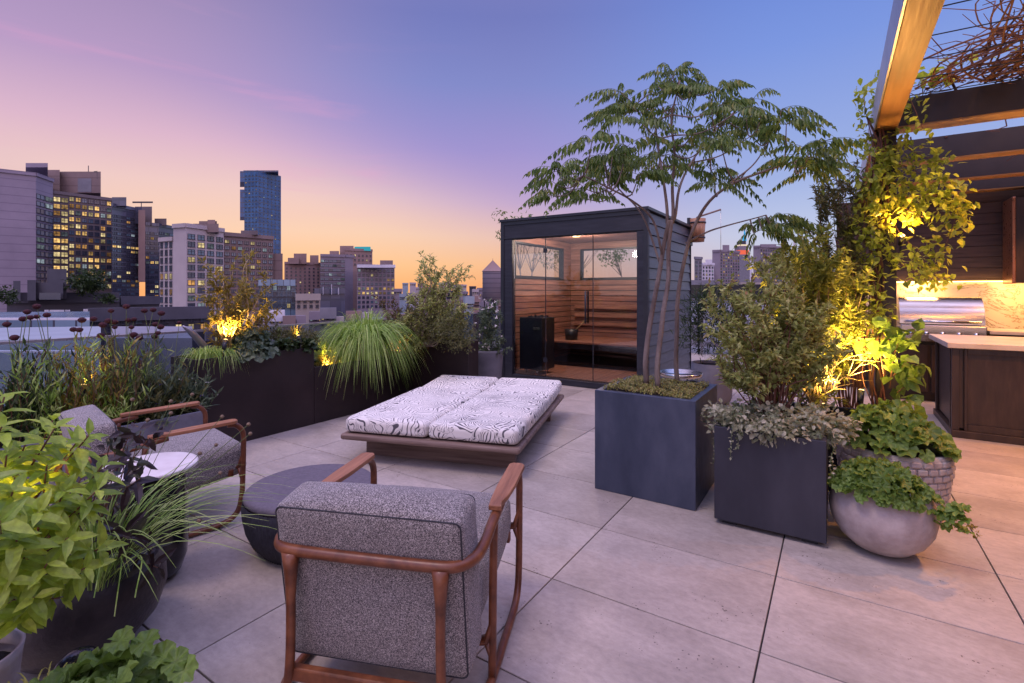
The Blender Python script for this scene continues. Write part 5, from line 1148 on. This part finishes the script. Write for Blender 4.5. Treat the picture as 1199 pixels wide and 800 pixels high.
def curtain(name,c0,c1,sx,sz,mull=(.05,.06,.09),rough=.18):
    m,nt,out=newmat(name); b=N(nt,'ShaderNodeBsdfPrincipled',i_Roughness=rough); nt.links.new(b.outputs[0],out.inputs[0]); b.inputs['Specular IOR Level'].default_value=.5
    co=coord(nt); sp=N(nt,'ShaderNodeSeparateXYZ'); nt.links.new(co,sp.inputs[0])
    h=math_(nt,'ADD',sp.outputs[0],sp.outputs[1])
    fu,fv=math_(nt,'DIVIDE',h,sx),math_(nt,'DIVIDE',sp.outputs[2],sz)
    cmb=N(nt,'ShaderNodeCombineXYZ'); nt.links.new(math_(nt,'FLOOR',fu),cmb.inputs[0]); nt.links.new(math_(nt,'FLOOR',fv),cmb.inputs[1])
    wn=N(nt,'ShaderNodeTexWhiteNoise',noise_dimensions='2D'); nt.links.new(cmb.outputs[0],wn.inputs[0])
    r=ramp(nt,wn.outputs[0],[(0,c0),(1,c1)]); mk=math_(nt,'MAXIMUM',math_(nt,'LESS_THAN',math_(nt,'FRACT',fu),.10),math_(nt,'LESS_THAN',math_(nt,'FRACT',fv),.16))
    mx=N(nt,'ShaderNodeMix',data_type='RGBA'); nt.links.new(mk,mx.inputs[0]); nt.links.new(r.outputs[0],mx.inputs[6]); mx.inputs[7].default_value=(*mull,1); nt.links.new(mx.outputs[2],b.inputs['Base Color']); return m
WM['blueglass']=curtain('blue_curtain_wall',(.012,.06,.17),(.03,.11,.26),3.2,4.0)
WM['darkglass']=curtain('dark_curtain_wall',(.05,.055,.09),(.09,.10,.15),3.0,3.4)
WM['paleglass']=curtain('pale_curtain_wall',(.12,.20,.28),(.20,.30,.38),1.6,1.8)
def win_mat(name,col): 
    return surf(name,[tuple(c*.8 for c in col),col],scale=.6,rough=.15,bump=0,spec=.8)
WN=[win_mat('dark_window',(.035,.045,.075)),win_mat('blue_window',(.08,.14,.20)),
    emis('warm_lit_window',(1,.60,.20),1.0,False),emis('yellow_lit_window',(1,.78,.38),.85,False),emis('amber_lit_window',(1,.50,.15),.55,False),emis('cool_lit_window',(.62,.75,.85),.38,False)]
for m_ in WN[2:]:
    nt=m_.node_tree; e=[n for n in nt.nodes if n.type=='EMISSION'][0]; s0=e.inputs[1].default_value
    oi=N(nt,'ShaderNodeObjectInfo'); g=N(nt,'ShaderNodeNewGeometry'); tc=N(nt,'ShaderNodeTexCoord')
    nz=N(nt,'ShaderNodeTexNoise',i_Scale=.9,i_Detail=3); ad=N(nt,'ShaderNodeVectorMath',operation='ADD'); nt.links.new(tc.outputs['Object'],ad.inputs[0])
    f=math_(nt,'FRACT',math_(nt,'ADD',oi.outputs['Random'],g.outputs['Random Per Island'])); cb=N(nt,'ShaderNodeCombineXYZ'); nt.links.new(math_(nt,'MULTIPLY',f,50.0),cb.inputs[0]); nt.links.new(cb.outputs[0],ad.inputs[1]); nt.links.new(ad.outputs[0],nz.inputs['Vector'])
    v=math_(nt,'MULTIPLY',math_(nt,'ADD',math_(nt,'MULTIPLY',f,1.1),.15),math_(nt,'MULTIPLY',math_(nt,'SUBTRACT',nz.outputs[0],.22),s0*3.0,None,False)); nt.links.new(math_(nt,'MAXIMUM',v,.05),e.inputs[1])
def wbox(mb,ctr,u,nn,w,h,mi,fi):
    ctr=Vector(ctr); z=Vector((0,0,1)); fw=min(w,h)*.07
    mb.obox(ctr,u*w/2,nn*.04,z*h/2,mi=mi)
    for sx in (-1,0,1): mb.obox(ctr+u*sx*(w/2-fw/2)+nn*.06,u*fw/2,nn*.09,z*h/2,mi=fi)
    mb.obox(ctr+z*(h/2+fw*.5)+nn*.06,u*w/2*1.04,nn*.10,z*fw*.5,mi=fi); mb.obox(ctr-z*(h/2+fw*.5)+nn*.12,u*w/2*1.08,nn*.2,z*fw*.6,mi=fi)
    if h>w*.5: mb.obox(ctr+z*h*.12+nn*.055,u*w/2,nn*.08,z*fw*.4,mi=fi)
def building(label,chain,ytop,mat,faces=(),thick=30,z0=-45,cat='building',extras=(),name='tower_block',yoff=None,parapet=.6):
    """chain: [(px, depth)] visible corners left to right.  faces: {i:(cols,rows,y_first,y_last,fw,fh,weights)}"""
    P=[W((px-599.5)/FPX*d,d) for px,d in chain]; dm=sum(d for _,d in chain)/len(chain)
    z1=EYE-(ytop-341)/FPX*chain[0][1]
    back=[P[-1]*(1+thick/chain[-1][1]*.97), P[0]*(1+thick/chain[0][1]*1.0)]
    fp=P+back; base=Vector((sum(p.x for p in P)/len(P),sum(p.y for p in P)/len(P),z0))
    t=wthing(name,label,cat,base)
    mb=MB(); n=len(fp); V=[(p.x,p.y,z0) for p in fp]+[(p.x,p.y,z1) for p in fp]
    cen=sum(fp,Vector())/n
    mb.add(V,[(i,(i+1)%n,n+(i+1)%n,n+i) for i in range(n)]+[tuple(range(n,2*n))]); mb.build('wall',mat,t)
    if parapet:
        mb=MB()
        for i in range(len(P)-1):
            a,b=P[i],P[i+1]; u=(b-a).normalized(); nn=Vector((u.y,-u.x,0))
            mb.obox((a+b)/2+Vector((0,0,z1+.002))+nn*.1,(b-a)/2,nn*.35,Vector((0,0,parapet)))
        mb.build('parapet',mat,t)
    wins=[]
    for (i,cols,rows,ya,yb,fw,fh,wt) in faces:
        a,b=P[i],P[i+1]; L=(b-a).length; u=(b-a)/L; nn=Vector((u.y,-u.x,0)); d0=chain[i][1]
        za=EYE-(ya-341)/FPX*d0; zb_=EYE-(yb-341)/FPX*d0; rh=(za-zb_)/rows; cw=L/cols
        for r in range(rows):
            for c in range(cols):
                if isinstance(wt,dict): w=wt['rows'].get(r,wt['all'])
                else: w=wt
                k=rnd.choices(range(6),w)[0]; ctr=a+u*cw*(c+.5)+Vector((0,0,za-rh*(r+.5))); wins.append((i,u,nn,cw*fw,rh*fh,ctr,k))
    cache={}
    for q,(i,u,nn,w,h,ctr,k) in enumerate(wins[:100]):
        key=(i,k,round(w,3))
        if key not in cache:
            mb=MB(); wbox(mb,(0,0,0),u,nn,w,h,0,1); me_o=_build(mb,'window',[WN[k],WM['dark']],t); cache[key]=me_o; me_o.location=ctr-base
        else:
            o=cache[key].copy(); COL.objects.link(o); o.parent=t; o.location=ctr-base
    if len(wins)>100:
        mb=MB()
        for (i,u,nn,w,h,ctr,k) in wins[100:]: wbox(mb,ctr,u,nn,w,h,k,6)
        o=mb.build('window',WN+[WM['dark']],t); o['kind']='stuff'
    for (pn,ex,mm) in extras:
        mb=MB()
        for (pa,pb,ya,yb,d,th) in ex:
            a=PD(pa,yb,d); b=PD(pb,yb,d); zt2=EYE-(ya-341)/FPX*d; f_=1+th/d
            V=[a,b,Vector((b.x*f_,b.y*f_,0)),Vector((a.x*f_,a.y*f_,0))]; V=[(p.x,p.y,a.z) for p in V]+[(p.x,p.y,zt2) for p in V]
            mb.add(V,[(0,3,2,1),(4,5,6,7),(0,1,5,4),(1,2,6,5),(2,3,7,6),(3,0,4,7)])
        mb.build(pn,mm,t)
    return t
LIT={'rows':{10:(6,3,0,0,0,1),11:(6,3,0,0,0,1)},'all':(3,2,4,6,2,1)}
building('broad mauve windowless slab tower at the left edge with a strip of blue windows',[(-70,165),(42,180),(62,190)],192,WM['mauve'],[(1,2,13,225,335,.9,.6,(2,7,0,0,0,2))],extras=[('penthouse',[(30,56,191.0,196,183,20)],WM['mauve'])],thick=40)
building('dark office block with yellow lit floors behind the mauve slab',[(62,196),(80,200),(131,212)],225,WM['office'],[(0,2,13,229,334,.92,.62,(1,1,4,8,3,1)),(1,7,14,229,339,.80,.58,(3,3,3,5,2,2))],extras=[('penthouse',[(43,70,199,227,205,25),(70,118,201,226,208,25)],WM['brown']),('roof_gear',[(103,104,194,201,208,1),(110,114,200.5,202,208,1),(113.5,114,200,210,208,1)],WM['dark']),('louvre',[(91,107,209,225,207.9,.5)],WM['grey'])],thick=40)
building('dark glass tower with two amber lit floors next to the office block',[(131,175),(163,186)],240,WM['darkglass'],[(0,6,22,250,362,.85,.5,{'rows':{7:(1,1,5,2,5,1),15:(1,1,5,2,5,1),19:(1,1,5,3,5,1),20:(1,1,5,3,5,1)},'all':(22,6,1,1,1,1)})],extras=[('step',[(131,148,231,241,176,15),(150,166,243,262,184,12)],WM['darkglass']),('brown_fin',[(162,170,246,330,183,6)],WM['rust'])])
building('grey stepped glass block under a roof crane between tower and beige block',[(170,195),(186,199),(204,208)],262,WM['darkglass'],[(0,3,14,270,350,.8,.5,(14,4,1,2,2,1)),(1,3,14,270,350,.8,.5,(12,4,2,2,2,1))],extras=[('upper_step',[(158,178,242,264,196,16),(181,195,256,264,200,10)],WM['office']),('crane',[(155,179,236,237.4,196,1),(165,166,236,244,196,1)],WM['dark'])])
building('pale stone apartment wing with small square windows and a blank flank',[(187,150),(203,147)],281,WM['beige'],[(0,3,10,283,374,.55,.68,(7,2,1,2,1,0))],thick=25)
building('tall beige apartment block with a blank corner strip',[(203,146),(218,144),(262,156)],265,WM['beige'],[(1,4,11,272,372,.72,.62,(6,3,1,3,1,1))],extras=[('roof_house',[(226,256,262,272,150,10),(233,254,259,262,152,9),(208,222,264,267,147,5)],WM['brown']),('water_tank',[(243,252,257.5,262,151,5)],WM['rust'])],thick=30)
building('brown brick block with recessed balconies beside the beige block',[(262,158),(320,170)],274,WM['brown'],[(0,8,10,279,352,.7,.5,(8,3,1,1,1,1))],extras=[('step',[(319,331,297,330,171,10)],WM['brown']),('attic',[(282,302,270,275,164,8)],WM['office'])],thick=25)
building('tall blue glass skyscraper with notched corners',[(286,395),(302,392),(329,412)],200.5,WM['blueglass'],[(0,4,22,204,296,.35,.25,(0,22,1,1,0,1)),(1,6,24,204,300,.35,.22,(0,30,0,1,0,2))],extras=[('cantilever_box',[(281,286.2,200.5,213,395.5,20),(281,286.2,222,254,395.5,20)],WM['blueglass']),('roof_edge',[(285,326,199.6,201.5,398,20)],WM['darkglass'])],thick=35,parapet=0)
building('plum brown block with stepped roof under the sunset',[(333,250),(375,258)],308,WM['rust'],[(0,8,8,312,345,.35,.4,(16,1,0,1,0,1))],extras=[('roof_step',[(337,350,302,309,250,10),(344,359,297,309,252,10),(363,373,299,309,256,10)],WM['rust'])])
building('grey office block with wide glazed bands right of the plum block',[(375,232),(404,236),(417,242)],299,WM['purple'],[(0,6,8,303,345,.88,.5,(4,9,0,0,0,2))],extras=[('roof_step',[(386,397,294,300,236,8)],WM['rust'])])
building('rust brick block with a teal lit crown',[(404,238),(436,246)],292,WM['rust'],[(0,7,3,296,312,.4,.4,(9,1,0,1,0,0))],extras=[('crown',[(398,414,288,300,240,8)],WM['rust']),('teal_cornice',[(415,434,289,293.5,243,8)],emis('teal_neon',(.05,.42,.55),.8,False))])
building('white trimmed block with two bright lit floors at its waist',[(418,205),(462,214)],311,WM['purple'],[(0,9,9,314,362,.6,.5,{'rows':{4:(1,1,4,9,0,1),5:(1,1,4,9,0,1),2:(4,2,1,2,0,1)},'all':(6,3,0,1,0,1)})],extras=[('cornice',[(418,463,310,313.5,204,5)],WM['white']),('roof_house',[(445,460,305,311,212,8)],WM['brown'])])
building('low pale glass building under the brown block',[(303,95),(346,97)],331,WM['paleglass'],[(0,8,4,334,362,.8,.7,(3,9,0,1,0,1))],thick=12)
building('low beige house with two dark windows',[(346,88),(375,90)],348,WM['tan'],[(0,4,2,350,362,.5,.55,(6,1,0,1,0,0))],thick=10)
building('dark netted scaffold block in front of the glazed office',[(368,110),(404,113)],341,WM['darkglass'],[],thick=14,extras=[('mast',[(378,378.6,336,345,110,1),(388,388.6,333,345,110,1),(396,396.6,337,345,110,1)],WM['white'])])
# dark townhouse with roof bush
building('dark slate townhouse with pale shuttered windows and chimneys',[(8,56),(140,62)],349,WM['dark'],[],thick=16,z0=-30,extras=[('upper_storey',[(55,78,315,350,57,9),(40,74,331,350,56.5,8)],WM['dark']),('chimney',[(15.5,24,329,352,56,2),(32,42,328,352,56,2)],WM['dark']),('dark_window',[(46,71,343,351,55.9,.3)],WN[0]),('shutter',[(58,75,363,373,56.6,.3),(104,119,361,372,58,.3),(52,57,363,373,56.6,.3),(97.5,103,362,372,58,.3),(76,82,363,373,57,.3),(120,125,362,372,58.5,.3)],WM['white'])])
def bush(label,px,py,d,r,rz,n=2200,L=.35):
    c=PD(px,py,d); mb=MB(); leaf_blob(mb,[(c,r,r,rz),(c+Vector((r*.5,0,-rz*.2)),r*.7,r*.7,rz*.7),(c+Vector((-r*.6,0,-rz*.3)),r*.7,r*.7,rz*.6)],n,L,L*.6,seg=1); plant('roof_bush',label,'bush',[('foliage',mb,M['lf_dark'])],c)
bush('large dark bush on the roof of the slate townhouse',102,330,58,2.0,1.5)
bush('small dark bush at the far left roof edge',6,347,50,1.2,.9,900,.25)
bush('ivy hanging over the edge of the townhouse roof',125,349,58,1.0,.6,700,.25)
building('teal glass greenhouse roof with white frames just below the terrace',[(-40,30),(105,32)],374,WM['paleglass'],[],thick=10,z0=-12,extras=[('ridge_frame',[(-40,105,372.5,375,29.9,.3)],WM['white']),('door_frame',[(50,62,388,389,29.8,.1),(50,51,388,398,29.8,.1),(61,62,388,398,29.8,.1)],WM['white'])],parapet=0)
building('blue metal shed roof with pale edges below the balustrade',[(-60,17),(118,18.5)],400,WM['teal'],[],thick=6,z0=-12,extras=[('gutter',[(-60,118,411,413,16.9,.2)],WM['white'])],parapet=0)
building('dark brick rear house behind the handrail',[(103,44),(245,50)],369,WM['dark'],[(0,9,2,373,392,.5,.7,(7,2,0,1,1,0))],thick=10,z0=-20,extras=[('grey_extension',[(130,225,396,440,24,8)],WM['grey'])])
building('low roof with a lit porch behind the burgundy flowers',[(140,70),(186,74)],352,WM['dark'],[(0,6,1,353,357,.8,.8,(1,0,6,3,2,0))],thick=8,z0=-20)
# water tower
c=PD(577,345,95); t=wthing('water_tower','round timber water tower with a cone roof at the left of the sauna','water tower',tuple(c))
zt3=EYE-(318-341)/FPX*95; zb3=EYE-(351-341)/FPX*95; ap=EYE-(305-341)/FPX*95
mb=MB(); mb.lathe([(.001,zb3),(1.95,zb3),(1.95,zt3)],c=(c.x,c.y,0),n=28); mb.build('tank',WM['purple'],t)
mb=MB(); mb.lathe([(2.1,zt3),(.05,ap),(.02,ap+.4)],c=(c.x,c.y,0),n=28); mb.build('cone_roof',WM['rust'],t)
for k in range(6):
    mb=MB(); z=lerp(zb3,zt3,(k+.5)/6); mb.lathe([(1.97,z-.04),(2.0,z),(1.97,z+.04)],c=(c.x,c.y,0),n=28); mb.build('hoop',WM['dark'],t)
for k in range(4):
    a=k*PI/2+.5; mb=MB(); mb.tube([(c.x+1.6*math.cos(a),c.y+1.6*math.sin(a),zb3),(c.x+1.7*math.cos(a),c.y+1.7*math.sin(a),-45)],.14,6); mb.build('leg',WM['dark'],t)
# right side skyline
building('brown grey apartment slab with many small windows above the canopy',[(834,292),(843,290),(866,300)],294,WM['purple'],[(1,8,11,296,334,.5,.5,(3,3,1,2,0,4))],extras=[('roof_house',[(846,854,287,294,293,8)],WM['purple'])])
building('wide brown grey apartment slab right of the floodlit spire',[(882,300),(890,298),(918,306)],289,WM['purple'],[(1,10,11,291,334,.55,.5,(3,3,1,2,0,4))],extras=[('roof_house',[(890,909,286,290,300,8)],WM['purple'])])
building('pale low block behind the sauna corner',[(813,240),(822,243)],302,WM['grey'],[(0,2,6,305,330,.5,.5,(4,4,0,1,0,2))],thick=10)
building('pale stepped apartment block left of the brown slab',[(822,260),(836,264)],309,WM['white'],[(0,4,5,311,332,.5,.5,(5,5,0,1,0,3))],extras=[('step',[(826,834,304,310,261,6)],WM['white'])])
building('small far tower glimpsed at the edge of the tall shrub',[(926,340),(934,344)],297,WM['brown'],[(0,2,6,300,330,.5,.5,(4,3,0,1,0,2))],extras=[('turret',[(929,931.5,278,298,341,3)],WM['white'])],thick=10)
building('long low dark range behind the canopy',[(866,150),(960,158)],333,WM['tan'],[(0,14,2,335,345,.5,.6,(5,3,1,1,0,1))],thick=12)
building('row of low houses beyond the sauna flank',[(808,120),(836,124)],331,WM['grey'],[(0,6,2,333,342,.5,.6,(5,3,1,1,0,1))],thick=12)
# floodlit art deco spire
d=900; t=wthing('spire_tower','stepped skyscraper with red lit crown and blue lit spire on the right horizon','skyscraper',tuple(PD(870,341,d))); 
def slab(pa,pb,ya,yb,mm,nm,dd=d,th=20):
    a=PD(pa,yb,dd);b=PD(pb,yb,dd);z=EYE-(ya-341)/FPX*dd;bk=W(0,1)*th;V=[a,b,b+bk,a+bk];V=[(p.x,p.y,a.z) for p in V]+[(p.x,p.y,z) for p in V]
    mb=MB(); mb.add(V,[(0,3,2,1),(4,5,6,7),(0,1,5,4),(1,2,6,5),(2,3,7,6),(3,0,4,7)]); mb.build(nm,mm,t)
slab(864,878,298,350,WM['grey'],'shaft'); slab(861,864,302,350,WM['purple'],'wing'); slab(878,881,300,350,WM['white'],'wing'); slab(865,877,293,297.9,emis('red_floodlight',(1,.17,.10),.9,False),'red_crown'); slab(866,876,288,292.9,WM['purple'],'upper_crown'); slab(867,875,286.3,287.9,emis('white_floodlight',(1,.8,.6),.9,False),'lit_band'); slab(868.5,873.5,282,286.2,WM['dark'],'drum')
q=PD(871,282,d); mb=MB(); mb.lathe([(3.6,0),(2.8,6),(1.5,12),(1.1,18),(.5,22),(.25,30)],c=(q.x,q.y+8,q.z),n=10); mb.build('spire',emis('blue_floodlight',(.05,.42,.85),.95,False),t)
# low rooftops towards the horizon
mm=['white','grey','tan','brown','dark','purple','rust','beige','teal']
spec=[]
lab_a=['low','squat','narrow','broad','small','long','boxy','stepped']; 
k=0; used=set()
for (pa,pb,ya,yb,da,db,n) in ((470,585,331,340,260,520,16),(462,590,338,350,130,260,16),(480,590,350,365,75,130,12),(300,480,362,378,45,75,12),(236,345,372,392,36,55,7),(560,590,338,352,120,240,4)):
    for i in range(n):
        px=lerp(pa,pb,(i+.5)/n)+rnd.uniform(-3,3); dd=rnd.uniform(da,db); w=rnd.uniform(.6,1.3)*(pb-pa)/n; y=rnd.uniform(ya,yb); mn=rnd.choice(mm)
        spec.append((px,dd,w,y,mn))
spec.sort()
col_word={'white':'whitewashed','grey':'blue grey','tan':'tan brick','brown':'brown brick','dark':'dark slate','purple':'plum brick','rust':'rust brick','beige':'pale stone','teal':'teal roofed'}
cnt={}
rank=['first','second','third','fourth','fifth','sixth','seventh','eighth','ninth','tenth','eleventh','twelfth','thirteenth','fourteenth','fifteenth','sixteenth','seventeenth','eighteenth','nineteenth','twentieth']
for (px,dd,w,y,mn) in spec:
    cnt[mn]=cnt.get(mn,0)+1; place='from the left among the low far roofs'
    lab='%s %s rooftop %s'%(rank[min(19,cnt[mn]-1)],col_word[mn],place)
    building(lab,[(px-w/2,dd),(px+w/2,dd*1.01)],y,WM[mn],[(0,rnd.randint(3,5),2,y+1.5*60/dd+1,y+900/dd,.45,.5,(6,3,1,1,1,1))],thick=rnd.uniform(6,12),cat='house',name='rooftop_house',z0=-45,
      extras=[('roof_box',[(px-w*.2,px+w*.1,y-rnd.uniform(100,220)/dd,y,dd+2,3)],WM[rnd.choice(mm)])] if dd>60 else [])
